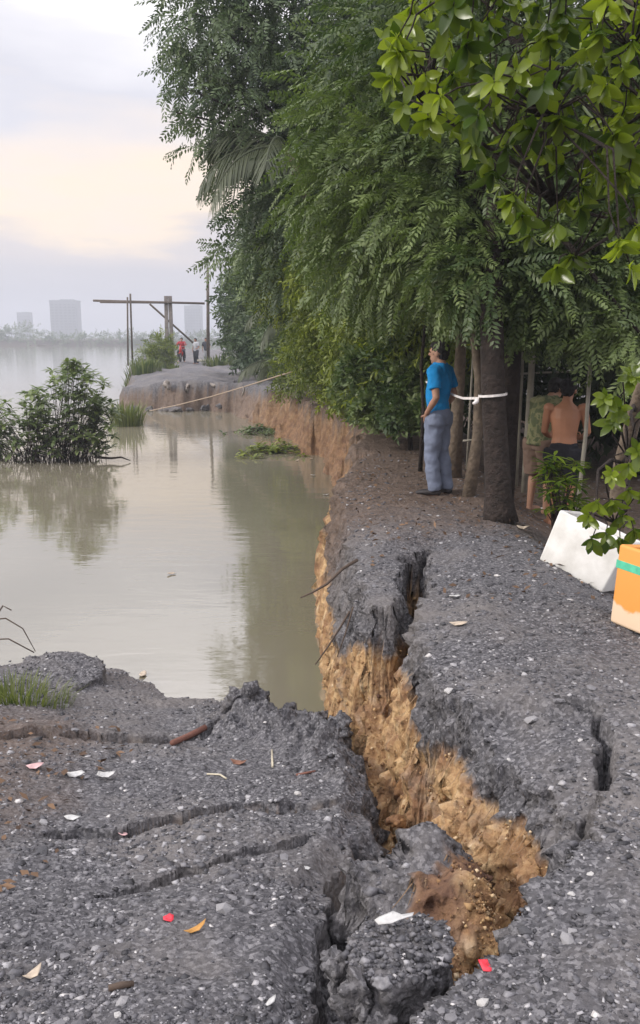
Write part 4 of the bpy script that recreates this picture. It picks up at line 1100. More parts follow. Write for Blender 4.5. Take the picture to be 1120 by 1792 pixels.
# ---- litter
def col(name, c, rough=.6): return simple(name, c, rough, .2, 30)
M_WHITE = col('white_plastic', (.52, .52, .51), .5); M_RED = col('red_plastic', (.72, .045, .07), .4); M_ORANGELEAF = col('dry_leaf_orange', (.50, .26, .07)); M_PALELEAF = col('dry_leaf_pale', (.50, .42, .33))
M_BROWNLEAF = col('dry_leaf_brown', (.20, .095, .06)); M_PINK = col('pink_scrap', (.62, .40, .40)); M_STRAW = col('straw', (.52, .47, .36)); M_STICK = col('stick_brown', (.085, .06, .045), .8); M_STICKRED = col('stick_red', (.17, .075, .055), .8)
def scrap(name, label, cat, px, py, L, W, rot, mat, curl=.3, outline=None, lift=.004, z=None, thick=.002):
    """a thin curled sheet with a ragged outline, 2 mm thick"""
    if z is None:
        p = hit(px, py)
    else: p = G(px, py, z)
    ol = outline or [(-.5, -.1), (-.3, -.42), (.05, -.5), (.35, -.3), (.5, .05), (.25, .42), (-.1, .5), (-.38, .3)]
    n = len(ol); V = []; F = []
    for rr in (0, .5, 1.0):
        if rr == 0: V.append((0, 0, 0)); continue
        for (a, b) in ol:
            x, y = a * rr * L, b * rr * W; V.append((x, y, curl * (x * x / L) + .15 * curl * (abs(y)) + random.uniform(-.13, .13) * W))
    for i in range(n):
        j = (i + 1) % n; F += [(0, 1 + i, 1 + j), (1 + i, 1 + n + i, 1 + n + j, 1 + j)]
    k = len(V); V2 = V + [(x, y, z_ - thick) for x, y, z_ in V]; F2 = F + [tuple(reversed([q + k for q in f])) for f in F]
    F2 += [(1 + n + i, 1 + n + k + i, 1 + n + k + (i + 1) % n, 1 + n + (i + 1) % n) for i in range(n)]
    o = link(name, pymesh(name, V2, F2), mat, None, True); o.location = p + Vector((0, 0, lift)); o.rotation_euler = (random.uniform(-.1, .1), random.uniform(-.1, .1), rot)
    return tag(o, label, cat)
LEAF_OL = [(-.5, 0), (-.25, -.38), (.1, -.5), (.38, -.25), (.5, 0), (.38, .25), (.1, .5), (-.25, .38)]
scrap('paper_scrap', 'torn white scrap with a tail on the crust block in the fissure', 'litter', 690, 1622, .125, .05, .1, M_WHITE, .1, [(-.5, 0), (-.42, -.35), (-.1, -.5), (.1, -.2), (.45, -.05), (.5, .15), (.2, .22), (.0, .5), (-.35, .42)], .03, -.135)
tpx = next((q for q in range(805, 900, 4) if hit(q, 1695).z > -.085), 860)
scrap('plastic_tag', 'bright red plastic tag lying on gravel by the fissure lip', 'litter', tpx + 4, 1695, .032, .045, .2, M_RED, .2, [(-.5, -.5), (.4, -.5), (.5, -.2), (.35, .1), (.5, .5), (-.4, .5)], .01)
scrap('plastic_scrap', 'small red scrap on the slumped gravel', 'litter', 295, 1611, .04, .04, .5, M_RED, .4, None, .01)
scrap('fallen_leaf', 'curled orange dry leaf right of the red scrap', 'leaf', 342, 1633, .085, .026, .65, M_ORANGELEAF, 1.2, LEAF_OL, .012)
scrap('fallen_leaf', 'pale curled dry leaf at the lower left', 'leaf', 58, 1712, .065, .03, .9, M_PALELEAF, 1.4, LEAF_OL, .012)
scrap('fallen_leaf', 'brown dry leaf below the shore clods', 'leaf', 418, 1338, .10, .045, -.2, M_BROWNLEAF, .8, LEAF_OL, .012)
scrap('fallen_leaf', 'yellowish dry leaf on the upper gravel', 'leaf', 802, 1094, .11, .06, .1, M_PALELEAF, .5, LEAF_OL, .012)
scrap('plastic_scrap', 'white scrap on the upper gravel above the dry leaf', 'litter', 796, 1046, .08, .05, .1, M_WHITE, .3, None, .012)
scrap('plastic_scrap', 'right one of two white scraps under the shore crack', 'litter', 186, 1363, .10, .07, .4, M_WHITE, .7, None, .02)
scrap('plastic_scrap', 'left one of two white scraps under the shore crack', 'litter', 133, 1359, .10, .05, -.1, M_WHITE, .5, None, .015)
scrap('plastic_scrap', 'single white scrap just above the long middle crack', 'litter', 127, 1436, .075, .045, .2, M_WHITE, .5, None, .015)
scrap('plastic_scrap', 'pinkish scrap just below the long middle crack', 'litter', 215, 1463, .05, .025, -.3, M_PINK, .5, None, .012)
scrap('plastic_scrap', 'slim white chip near the bottom edge', 'litter', 474, 1758, .055, .018, 1.1, M_WHITE, .2, LEAF_OL, .012)
scrap('plastic_scrap', 'white chip beside the fissure edge on slumped gravel', 'litter', 535, 1523, .04, .025, -.2, M_WHITE, .1, None, .012)
scrap('plastic_scrap', 'pale pink scrap among leaf litter at the left edge', 'litter', 62, 1346, .09, .05, .3, M_PINK, .6, None, .015)
scrap('plastic_scrap', 'crumpled pale scrap on the path in front of the thick trunk', 'litter', 916, 928, .12, .07, -.4, M_PALELEAF, .9, None, .02, -.06)
def rod(name, label, cat, pts, rad, mat, lift=.012):
    P = []
    for q in pts:
        P.append(hit(*q, lift))
    return stem(name, label, cat, P, rad, mat)
rod('stick', 'short dark stick at the lower left gravel', 'stick', [(190, 1736), (212, 1731), (233, 1728)], [.009, .011, .009], M_STICK)
rod('stick', 'pale straight stick lying across the shore gravel', 'stick', [(477, 1345), (476, 1316)], [.006, .006], M_STRAW)
rod('stick', 'brown stick lying right of the pale stick', 'stick', [(518, 1360), (552, 1353)], [.008, .006], M_STICKRED)
rod('stick', 'bent straw on gravel above the middle crack', 'stick', [(362, 1358), (385, 1359), (396, 1366)], [.005, .005, .005], M_STRAW)
rod('stick', 'reddish broken stick in the shore crack', 'stick', [(302, 1308), (330, 1296), (360, 1280)], [.018, .022, .02], M_STICKRED, .03)
def a_stem(lb, pix, rad, Y, mat=M_STICK, name='root', cat='root'): return stem(name, lb, cat, [A(x, y, Yq) for (x, y), Yq in zip(pix, Y)], rad, mat)
a_stem('dark root reaching out of the bank over the water', [(625, 980), (600, 995), (572, 1022), (548, 1036), (526, 1046)], [.014, .012, .010, .008, .005], [6.3, 6.2, 6.1, 6.05, 6.0])
a_stem('thin root hanging from the bank below the reaching root', [(612, 1070), (597, 1095), (575, 1130), (552, 1163)], [.008, .007, .006, .004], [5.6, 5.55, 5.5, 5.45])
a_stem('finest hanging root against the clay face', [(618, 1062), (604, 1110), (590, 1150)], [.006, .005, .003], [5.55, 5.5, 5.45])
for i, pix in enumerate([[(-20, 1085), (10, 1082), (40, 1100), (62, 1140)], [(-30, 1120), (15, 1118), (60, 1142)], [(-20, 1100), (5, 1060), (20, 1068)]]):
    a_stem(['topmost bare twig arching over the left shore', 'lower bare twig arching over the left shore', 'short bare twig at the left edge above the grass'][i], pix, [.007, .006, .005, .003][:len(pix)], [6.6] * len(pix), M_STICK, 'twig', 'twig')

# ---- foam boxes
M_FOAM = simple('white_foam', (.86, .86, .84), .6, .06, 5, .3, 200, .004, col2=(.60, .59, .55))
def m_orange():
    m, t, b = newmat('painted_orange_foam'); v = objco(t)
    n = noise(t, v, 9, 5, .6); sp = nd(t, 'ShaderNodeSeparateXYZ'); t.links.new(v, sp.inputs[0])
    a = nd(t, 'ShaderNodeMath', operation='MULTIPLY_ADD'); a.inputs[1].default_value = .12; t.links.new(n, a.inputs[0]); t.links.new(sp.outputs[2], a.inputs[2])
    chip = ramp(t, a.outputs[0], [(.17, (1, 1, 1)), (.19, (0, 0, 0))])
    c = mixc(t, chip, (.78, .33, .07), (.80, .60, .42))
    t.links.new(c, b.inputs['Base Color']); b.inputs['Roughness'].default_value = .5
    return m
M_ORANGE = m_orange(); M_STRIPE = col('green_stripe', (.10, .55, .35)); M_SOIL = col('soil', (.03, .022, .016), .95)
def planter(name, label, loc, rot, size, taper, mat, stripe=None):
    t = empty(name, loc); t.rotation_euler = rot; tag(t, label, 'foam box')
    L, W, Hh = size; w = .035
    mb = MB()
    def ring(l, d, z): return [(-l / 2, -d / 2, z), (l / 2, -d / 2, z), (l / 2, d / 2, z), (-l / 2, d / 2, z)]
    k = taper
    V = ring(L * k, W * k, 0) + ring(L, W, Hh) + ring(L - 2 * w, W - 2 * w, Hh) + ring(L * k - 2 * w, W * k - 2 * w, .05)
    F = [(3, 2, 1, 0)] + [(i + a, (i + 1) % 4 + a, (i + 1) % 4 + a + 4, i + a + 4) for a in (0, 4, 8) for i in range(4)] + [(12, 13, 14, 15)]
    o = mb.add(V, F).build('shell', mat, t)
    bake(o, [('BEVEL', dict(width=.022, segments=4, limit_method='ANGLE'))]); o.data.polygons.foreach_set('use_smooth', [True] * len(o.data.polygons))
    z = Hh - .05; a, b_ = (L - 2 * w) * .97, (W - 2 * w) * .97
    s = MB().box((0, 0, Hh - .09), (a * .98, b_ * .98, .08)).build('soil', M_SOIL, t)
    if stripe:
        z0, z1 = Hh * .70, Hh * .80
        f = lambda z_: k + (1 - k) * z_ / Hh
        e = .004
        V = ring(L * f(z0) + e, W * f(z0) + e, z0) + ring(L * f(z1) + e, W * f(z1) + e, z1) + ring(L * f(z1) - e, W * f(z1) - e, z1) + ring(L * f(z0) - e, W * f(z0) - e, z0)
        F = [(i + a_, (i + 1) % 4 + a_, (i + 1) % 4 + a_ + 4, i + a_ + 4) for a_ in (0, 4, 8) for i in range(4)]
        so = MB().add(V, F + [(12 + i, 12 + (i + 1) % 4, (i + 1) % 4, i) for i in range(4)]).build('stripe', stripe, t)
        bake(so, [('BEVEL', dict(width=.018, segments=3, limit_method='ANGLE'))])
    return t
bl, br = hit(944, 980), hit(1050, 1036)
br = bl + (br - bl).normalized() * .57; bl.z += .012; br.z = max(br.z, hz(br.x, br.y) + .012)
ux = (br - bl).normalized(); upv = Vector((.32, .0, 1)); upv = (upv - ux * upv.dot(ux)).normalized(); wy = upv.cross(ux)
Rm = Matrix((ux, wy, upv)).transposed().to_euler()
planter('foam_box', 'worn white foam box tilted on the edge of the path', bl + ux * .27 + wy * .19 - upv * .01, Rm, (.57, .42, .42), .94, M_FOAM)
bl = hit(1066, 1088)
ux = Vector((.5, -.86, -.05)).normalized(); upv = Vector((.16, 0, 1)); upv = (upv - ux * upv.dot(ux)).normalized(); wy = upv.cross(ux)
planter('foam_box', 'orange painted foam box with a green stripe at the right edge', bl + ux * .27 + wy * .19, Matrix((ux, wy, upv)).transposed().to_euler(), (.60, .42, .47), .9, M_ORANGE, M_STRIPE)

# ---- barrier tape and rope
M_TAPE = col('white_tape', (.78, .74, .72), .5); M_ROPE = col('tan_rope', (.38, .30, .23), .9); M_RAG = col('pale_rag', (.30, .27, .25), .9)
tp = empty('barrier_tape', (1.57, 7.85, 1.0)); tag(tp, 'white tape strung from the thick trunk behind the blue shirted man', 'tape')
B = Vector((1.57, 7.85, 1.0))
def ribbon(pts, w, th=.004):
    mb = MB(); V = []; F = []
    for p in pts:
        p = Vector(p) - B; V += [p + Vector((0, 0, w / 2)), p - Vector((0, 0, w / 2)), p + Vector((0, th, -w / 2)), p + Vector((0, th, w / 2))]
    for i in range(len(pts) - 1):
        a = i * 4; F += [(a + k, a + (k + 1) % 4, a + 4 + (k + 1) % 4, a + 4 + k) for k in range(4)]
    F += [(3, 2, 1, 0), tuple(len(V) - 4 + k for k in range(4))]
    return mb.add(V, F)
zt = A(860, 692, 7.75).z
loop = []
for k in range(19):
    a = 2 * math.pi * k / 18; loop.append((1.578 + .132 * math.cos(a), 7.84 + .132 * math.sin(a), zt + .012 * math.cos(a)))
ribbon(loop, .022).build('loop', M_TAPE, tp)
ribbon([A(838, 697, 7.8), A(826, 697, 8.0), A(810, 697, 8.4), A(795, 692, 8.9), A(770, 680, 9.6), A(745, 668, 10.5)], .023).build('strand', M_TAPE, tp)
MB().ball(A(834, 702, 7.72) - B, (.02, .02, .025), 8, 6).tube([A(834, 702, 7.72) - B, A(829, 707, 7.7) - B], [.012, .018], 6).build('knot', M_TAPE, tp, True)
rp_ = empty('barrier_rope', A(530, 645, 20.5)); tag(rp_, 'thin tan rope sagging from the bank trees across the bay', 'rope'); B = A(530, 645, 20.5)
pts = [A(530, 645, 20.5), A(490, 657, 22), A(430, 676, 24.5), A(370, 694, 27), A(310, 709, 29.5), A(262, 719, 31)]
MB().tube([p - B for p in pts], .018, 6).build('line', M_ROPE, rp_, True)
rg = MB(); 
rg.tube([A(426, 676, 24.4) - B, A(427, 684, 24.4) - B, A(424, 692, 24.4) - B], [(.03, .02), (.09, .03), (.06, .02)], 8).build('rag', M_RAG, rp_, True)
for i, (px, py, Y, w, h, lb) in enumerate([(292, 676, 32.9, .5, .5, 'left pale slab piece hanging on the broken road face'), (330, 680, 32.8, .42, .4, 'middle pale slab piece hanging on the broken road face'), (372, 676, 32.9, .55, .4, 'right pale slab piece hanging on the broken road face')]):
    clod('crust_piece', lb, 'rubble', A(px, py, Y), (w * .5, .16, h * .5), M_RAG, 70 + i, .25)
o = MB().ball((0, 0, 0), (.13, .11, .11), 10, 8).build('plastic_bag', M_WHITE, None, True); roughen(o, .03, 14, 2); p = A(490, 676, 24.5); o.location = p; tag(o, 'small white plastic bag on the clay bank by the rope', 'bag')
stem('driftwood', 'dark log lying at the foot of the far clay bank', 'log', [G(395, 714, WATER_Z + .03), G(425, 711, WATER_Z + .08), G(452, 708, WATER_Z + .1)], [.05, .07, .05], M_STICKRED)
for i, (px, py) in enumerate([(548, 832), (570, 866), (300, 1004), (520, 806), (545, 803), (250, 1180)]):
    p = G(px, py, WATER_Z + .01); s = scrap('floating_scrap', ['white scrap floating off the clay bank', 'white scrap floating close under the bank edge', 'lone pale scrap floating in open water', 'left pale scrap floating by the water plants', 'right pale scrap floating by the water plants', 'pale scrap floating off the near shore'][i], 'litter', px, py, .12, .06, .3 * i, M_PALELEAF if i > 1 else M_WHITE, .3, None, .004, WATER_Z + .01)

for i, w_ in enumerate(('first', 'second', 'third', 'fourth', 'fifth', 'sixth', 'seventh', 'eighth')):
    px = 232 + i * 26 + random.uniform(-6, 6); x_ = A(px, 700, 32.6).x; yb = 32.3 + random.uniform(-.3, .4)
    zb = max(WATER_Z + .02, hz(x_, yb))
    clod('rubble_piece', w_ + ' dark rubble piece from the left under the far broken road face', 'rubble', (x_, yb, min(zb, .1) + .03), (random.uniform(.15, .42), random.uniform(.12, .3), random.uniform(.08, .2)), M_GROUND, 200 + i, .3, 'rubble below the far broken road')

# ================================================================== PEOPLE
M_SKIN = simple('skin', (.36, .20, .135), .55, .12, 6, .1, 120, .002)
M_SKIN_TAN = simple('skin_tanned', (.40, .19, .11), .5, .14, 5, .1, 120, .002)
M_HAIR = simple('black_hair', (.012, .010, .010), .75, .3, 60, .6, 160, .006)
def cloth(name, c, var=.10, sc=4, b=.35): return simple(name, c, .85, var, sc, b, 14, .02, .2)
M_BLUE = cloth('blue_polo_cloth', (.012, .22, .52)); M_GREY = cloth('grey_trouser_cloth', (.18, .21, .29)); M_OLIVE = cloth('olive_shirt_cloth', (.14, .15, .075)); M_BROWNSHORT = cloth('brown_shorts_cloth', (.17, .115, .09)); M_BLACK = cloth('dark_shorts_cloth', (.02, .02, .026))
M_SHOE = simple('dark_shoe', (.03, .026, .028), .6, .3, 20); M_REDCLOTH = cloth('red_cloth', (.35, .04, .05)); M_PALECLOTH = cloth('pale_cloth', (.42, .44, .47)); M_DARKCLOTH = cloth('dark_cloth', (.05, .055, .07))
def camo():
    m, t, b = newmat('camouflage_cloth'); n = noise(t, objco(t), 11, 2, .5)
    t.links.new(ramp(t, n, [(.38, (.075, .09, .042)), (.45, (.15, .155, .075)), (.55, (.19, .185, .10)), (.62, (.08, .10, .045))], 'CONSTANT'), b.inputs['Base Color']); b.inputs['Roughness'].default_value = .9; return m
M_CAMO = camo()
def finger_hand(mb, wrist, d, palm_n, side, s=1.0, curl=.5):
    """palm, four curled fingers of different length and a thumb from the side of the palm"""
    d = Vector(d).normalized(); n = Vector(palm_n); n = (n - d * n.dot(d)).normalized(); w = d.cross(n) * side
    W = Vector(wrist)
    mb.tube([W, W + d * .045 * s, W + d * .095 * s], [(.022 * s, .018 * s), (.036 * s, .017 * s), (.038 * s, .014 * s)], 8, front=tuple(n))
    for k, (off, ln) in enumerate(((-.028, .066), (-.010, .076), (.010, .07), (.027, .055))):
        b = W + d * .088 * s + w * off * s; p = b; dd = d.copy(); pts = [p]
        for j, f in enumerate((.45, .32, .23)):
            dd = (dd + n * curl * (.35 + .25 * j)).normalized(); p = p + dd * ln * f * s; pts.append(p)
        mb.tube(pts, [.0092 * s, .0088 * s, .008 * s, .0066 * s], 6)
    b = W + d * .03 * s - w * .03 * s; mb.tube([b, b + (d * .6 - w * .8).normalized() * .032 * s, b + (d * .85 - w * .55 + n * .3).normalized() * .062 * s], [.012 * s, .0105 * s, .008 * s], 6)
def head(mb, c, f, r=.1, tilt=0):
    """skull, jaw, nose, brow, lips and ears; f is the facing direction"""
    c = Vector(c); f = Vector(f).normalized(); s = f.cross(Vector((0, 0, 1))).normalized(); u = s.cross(f).normalized()
    M = Matrix((s, f, u)).transposed()
    g = lambda x, y, z: c + M @ Vector((x, y, z))
    mb.ball(g(0, -.008, .022), (.078, .098, .092), 16, 12, M)
    mb.ball(g(0, .022, -.045), (.058, .066, .068), 14, 10, M)
    mb.ball(g(0, .062, -.092), (.024, .022, .018), 8, 6, M)
    mb.tube([g(0, .088, .022), g(0, .104, -.012), g(0, .098, -.024)], [.009, .015, .011], 6)
    mb.tube([g(-.045, .078, .034), g(0, .09, .036), g(.045, .078, .034)], [.011, .011, .011], 6)
    mb.tube([g(-.022, .082, -.052), g(0, .089, -.054), g(.022, .082, -.052)], [.006, .009, .006], 6)
    for sg in (-1, 1): mb.ball(g(sg * .078, -.004, -.005), (.012, .022, .034), 8, 6, M)
    return g, M
def person(label, loc, rz, spec):
    """spec: joints in local space, +Y is the way the body faces, left is -X"""
    t = empty('person', loc, rz); tag(t, label, 'person')
    J = spec['J']; k = spec.get('k', 1.0)
    mb = MB()
    tor = [((0, 0, .0) if False else J['pelvis'] - Vector((0, 0, .06)), (.135, .10)), (J['pelvis'] + Vector((0, 0, .05)), (.145, .105)), (J['waist'], (.128, .092)), (J['chest'], (.158, .108)), (J['chest'] + (J['neck'] - J['chest']) * .55, (.165, .098)), (J['neck'] - Vector((0, 0, .03)), (.085, .07)), (J['neck'] + Vector((0, 0, .0)), (.056, .058)), (J['head'] - Vector((0, 0, .04)), (.05, .055))]
    mb.tube([p for p, r in tor], [r for p, r in tor], 16, front=(0, 1, 0))
    for s in 'LR':
        sh, el, wr, hd = J['sh' + s], J['el' + s], J['wr' + s], J['hd' + s]
        inn = sh * .75 + J['chest'] * .25 + Vector((0, 0, .02))
        mb.tube([inn, sh, sh.lerp(el, .35), el, el.lerp(wr, .3), wr], [.055, .054, .047, .037, .037, .025], 10)
        mb.ball(sh, .056, 10, 8)
        finger_hand(mb, wr, hd - wr, spec.get('palm' + s, (1 if s == 'L' else -1, 0, 0)), 1 if s == 'L' else -1, .98, spec.get('curl', .5))
        hp, kn, an = J['hp' + s], J['kn' + s], J['an' + s]
        mb.tube([hp + Vector((0, 0, .05)), hp, hp.lerp(kn, .4), kn, kn.lerp(an, .3), kn.lerp(an, .7), an, an - Vector((0, 0, .03))], [.085, .088, .075, .055, .056, .042, .036, .036], 12)
        toe = J['toe' + s]; d = (toe - an); d.z = 0; d.normalize()
        mb.tube([an - d * .05 - Vector((0, 0, an.z - .03)), an + Vector((0, 0, .035 - an.z)) + d * .03, toe - d * .06 + Vector((0, 0, .03 - toe.z)), toe + Vector((0, 0, .02 - toe.z))], [(.032, .03), (.038, .04), (.044, .026), (.036, .016)], 10)
    g, M = head(mb, J['head'], spec['look'])
    body = mb.build('body', spec['skin'], t)
    bake(body, [('REMESH', dict(mode='VOXEL', voxel_size=spec.get('vox', .008))), ('SMOOTH', dict(iterations=4, factor=.5))]); body.data.polygons.foreach_set('use_smooth', [True] * len(body.data.polygons))
    hb = MB(); hb.ball(g(0, -.022, .040), (.088, .098, .088), 16, 12, M); hb.ball(g(0, -.050, .0), (.076, .062, .078), 14, 10, M); hb.ball(g(0, .045, .085), (.062, .045, .032), 12, 8, M)
    hair = hb.build('hair', M_HAIR, t); bake(hair, [('REMESH', dict(mode='VOXEL', voxel_size=.009))]); roughen(hair, .010, 40, 3, 2)
    hair.data.polygons.foreach_set('use_smooth', [True] * len(hair.data.polygons))
    for sg in (-1, 1):
        e = MB().ball(g(sg * .032, .083, .016), (.012, .008, .007), 8, 6, M).build('eye', M_HAIR, t, True)
    for gn, fn, mat, vox, am in spec['clothes']:
        cb = MB(); fn(cb, J); o = cb.build(gn, mat, t); bake(o, [('REMESH', dict(mode='VOXEL', voxel_size=vox)), ('SMOOTH', dict(iterations=3, factor=.5))]); roughen(o, am, 7, 2, 4, am * .55); roughen(o, am * .25, 22, 2, 7)
        o.data.polygons.foreach_set('use_smooth', [True] * len(o.data.polygons))
    return t
V3 = lambda *a: Vector(a)
def shirt(hem, sleeve=.62, ease=1.12, belly=1.0, sl_r=.068):
    def f(mb, J):
        pts = [(J['pelvis'] + Vector((0, 0, hem)), (.152 * ease, .118 * ease * belly)), (J['waist'], (.145 * ease, .115 * ease * belly)), (J['chest'], (.163 * ease, .118 * ease)), (J['chest'] + (J['neck'] - J['chest']) * .55, (.172 * ease, .105 * ease)), (J['neck'] - Vector((0, 0, .022)), (.10, .082)), (J['neck'] + Vector((0, 0, .012)), (.068, .068))]
        mb.tube([p for p, r in pts], [r for p, r in pts], 18, front=(0, 1, 0))
        for s in 'LR':
            sh, el = J['sh' + s], J['el' + s]; e = sh.lerp(el, sleeve)
            mb.tube([sh * .7 + J['chest'] * .3 + Vector((0, 0, .035)), sh, sh.lerp(el, sleeve * .5), e], [.072, .070, sl_r, sl_r * 1.02], 12)
    return f
def trousers(down=1.0, r=(.112, .112, .098, .082, .078, .078), top=.09, flare=0):
    def f(mb, J):
        mb.tube([J['pelvis'] + Vector((0, 0, top)), J['pelvis'], J['pelvis'] - Vector((0, 0, .10))], [(.140, .106), (.148, .114), (.134, .104)], 16, front=(0, 1, 0))
        for s in 'LR':
            hp, kn, an = J['hp' + s], J['kn' + s], J['an' + s]
            full = [hp + Vector((0, 0, .04)), hp - Vector((0, 0, .05)), hp.lerp(kn, .5), kn, kn.lerp(an, .5), an + Vector((0, 0, -.02))]
            n = 6 if down >= 1 else 4
            pts = full[:n]
            if n == 4: pts[3] = hp.lerp(kn, down * 1.0 + .02)
            mb.tube(pts, list(r[:n]), 14)
    return f
def shoes(mb, J):
    for s in 'LR':
        an, toe = J['an' + s], J['toe' + s]; d = toe - an; d.z = 0; d.normalize()
        mb.tube([an - d * .062 - Vector((0, 0, an.z - .035)), an + Vector((0, 0, .04 - an.z)) + d * .02, toe - d * .07 + Vector((0, 0, .035 - toe.z)), toe + d * .01 + Vector((0, 0, .022 - toe.z))], [(.036, .032), (.044, .042), (.05, .03), (.04, .02)], 10)
# man in the blue polo: body turned left and a little away, left hand in the trouser pocket
J = dict(pelvis=V3(0, 0, .86), waist=V3(0, .015, 1.0), chest=V3(0, .0, 1.2), neck=V3(0, -.01, 1.385), head=V3(0, .02, 1.50),
         shL=V3(-.175, -.01, 1.315), elL=V3(-.235, -.07, 1.05), wrL=V3(-.185, .06, .88), hdL=V3(-.125, .085, .78), shR=V3(.175, -.01, 1.315), elR=V3(.235, -.07, 1.06), wrR=V3(.20, .06, .90), hdR=V3(.165, .10, .80),
         hpL=V3(-.085, 0, .83), knL=V3(-.095, .03, .46), anL=V3(-.095, -.02, .08), toeL=V3(-.13, .17, .02), hpR=V3(.085, 0, .83), knR=V3(.09, .0, .46), anR=V3(.09, -.07, .08), toeR=V3(.14, .11, .02))
fp = hit(764, 864)
person('man in a bright blue polo shirt and grey trousers, hand in pocket', (fp.x, fp.y, fp.z - .005), R(58), dict(J=J, skin=M_SKIN, look=(-.12, 1, -.02), palmL=(1, .2, 0),
       clothes=[('shirt', shirt(-.03, .66, .97, .97, .062), M_BLUE, .009, .014), ('trousers', trousers(1.0, (.098, .104, .088, .074, .068, .066), .06), M_GREY, .009, .018), ('shoes', shoes, M_SHOE, .008, .002)]))
# shirtless man seen from behind
J = dict(pelvis=V3(0, 0, .86), waist=V3(0, .0, 1.0), chest=V3(0, .01, 1.2), neck=V3(.01, .03, 1.385), head=V3(.02, .075, 1.50),
         shL=V3(-.185, .01, 1.315), elL=V3(-.215, .05, 1.05), wrL=V3(-.15, .24, .98), hdL=V3(-.10, .32, .98), shR=V3(.185, .01, 1.315), elR=V3(.245, .03, 1.05), wrR=V3(.20, .22, .97), hdR=V3(.16, .31, .97),
         hpL=V3(-.09, 0, .83), knL=V3(-.10, .03, .46), anL=V3(-.11, -.02, .08), toeL=V3(-.14, .18, .02), hpR=V3(.09, 0, .83), knR=V3(.10, .02, .46), anR=V3(.11, -.03, .08), toeR=V3(.15, .17, .02))
x = A(988, 760, 9.3).x
person('shirtless man in dark shorts standing with his back turned', (x, 9.3, hz(x, 9.3)), R(-12), dict(J=J, skin=M_SKIN_TAN, look=(.25, 1, -.28),
       clothes=[('shorts', trousers(.86, (.115, .12, .112, .105), .075), M_BLACK, .0095, .010)]))
# man in the olive shirt, bending forward beside him
J = dict(pelvis=V3(0, -.03, .86), waist=V3(0, .0, 1.0), chest=V3(0, .06, 1.18), neck=V3(0, .15, 1.355), head=V3(0, .23, 1.445),
         shL=V3(-.175, .10, 1.29), elL=V3(-.215, .12, 1.02), wrL=V3(-.17, .27, .86), hdL=V3(-.14, .34, .80), shR=V3(.175, .10, 1.29), elR=V3(.22, .13, 1.03), wrR=V3(.17, .30, .92), hdR=V3(.13, .38, .88),
         hpL=V3(-.09, -.02, .83), knL=V3(-.10, .02, .46), anL=V3(-.10, -.03, .08), toeL=V3(-.12, .17, .02), hpR=V3(.09, -.02, .83), knR=V3(.10, .04, .46), anR=V3(.11, .0, .08), toeR=V3(.14, .2, .02))
x = A(948, 760, 9.9).x
person('man in an olive shirt and brown shorts half hidden by the shirtless man', (x, 9.9, hz(x, 9.9)), R(-52), dict(J=J, skin=M_SKIN, look=(.05, 1, -.35),
       clothes=[('shirt', shirt(-.06, .95, 1.12, 1.05, .066), M_CAMO, .0095, .012), ('shorts', trousers(.97, (.115, .122, .115, .11), .09), M_BROWNSHORT, .0095, .012)]))

# ---- people and motorcycle on the far road
J = dict(pelvis=V3(0, 0, .86), waist=V3(0, .0, 1.0), chest=V3(0, .0, 1.2), neck=V3(0, 0, 1.385), head=V3(0, .02, 1.50),
         shL=V3(-.18, 0, 1.315), elL=V3(-.26, .0, 1.06), wrL=V3(-.22, .16, .95), hdL=V3(-.17, .22, .95), shR=V3(.18, 0, 1.315), elR=V3(.24, -.03, 1.05), wrR=V3(.22, .05, .83), hdR=V3(.2, .07, .74),
         hpL=V3(-.09, 0, .83), knL=V3(-.10, .03, .46), anL=V3(-.11, -.02, .08), toeL=V3(-.14, .18, .02), hpR=V3(.09, 0, .83), knR=V3(.10, .02, .46), anR=V3(.11, -.03, .08), toeR=V3(.15, .17, .02))
YF = 56
def far_xy(px): x_ = A(px, 620, YF).x; return (x_, YF, hz(x_, YF))
person('distant person in pale clothes standing on the far road', far_xy(343), R(150), dict(J=J, skin=M_SKIN, look=(0, 1, 0), vox=.017, clothes=[('shirt', shirt(-.05, .7), M_PALECLOTH, .02, .008), ('trousers', trousers(1.0), M_DARKCLOTH, .02, .008)]))
person('distant person in dark clothes at the foot of the far bushes', far_xy(361), R(170), dict(J=J, skin=M_SKIN, look=(0, 1, 0), vox=.017, clothes=[('shirt', shirt(-.05, .7), M_DARKCLOTH, .02, .008), ('trousers', trousers(1.0), M_PALECLOTH, .02, .008)]))
Jm = dict(J); Jm.update(pelvis=V3(0, 0, .80), waist=V3(0, .04, .94), chest=V3(0, .08, 1.13), neck=V3(0, .10, 1.30), head=V3(0, .13, 1.41), shL=V3(-.18, .09, 1.24), elL=V3(-.30, .26, 1.06), wrL=V3(-.30, .44, 1.02), hdL=V3(-.29, .52, 1.02), shR=V3(.18, .09, 1.24), elR=V3(.30, .26, 1.06), wrR=V3(.30, .44, 1.02), hdR=V3(.29, .52, 1.02),
      hpL=V3(-.10, .02, .78), knL=V3(-.19, .38, .66), anL=V3(-.20, .22, .30), toeL=V3(-.22, .40, .26), hpR=V3(.10, .02, .78), knR=V3(.19, .38, .66), anR=V3(.20, .22, .30), toeR=V3(.22, .40, .26))
mx_, my_, mz_ = far_xy(319)
person('distant rider in red sitting on the motorcycle on the far road', (mx_, my_, mz_), R(178), dict(J=Jm, skin=M_SKIN, look=(0, 1, 0), vox=.017, clothes=[('shirt', shirt(-.02, .9), M_REDCLOTH, .02, .008), ('trousers', trousers(1.0), M_DARKCLOTH, .02, .006)]))
mc = empty('motorcycle', (mx_, my_, mz_), R(178)); tag(mc, 'red motorcycle facing the camera on the far road', 'motorcycle')
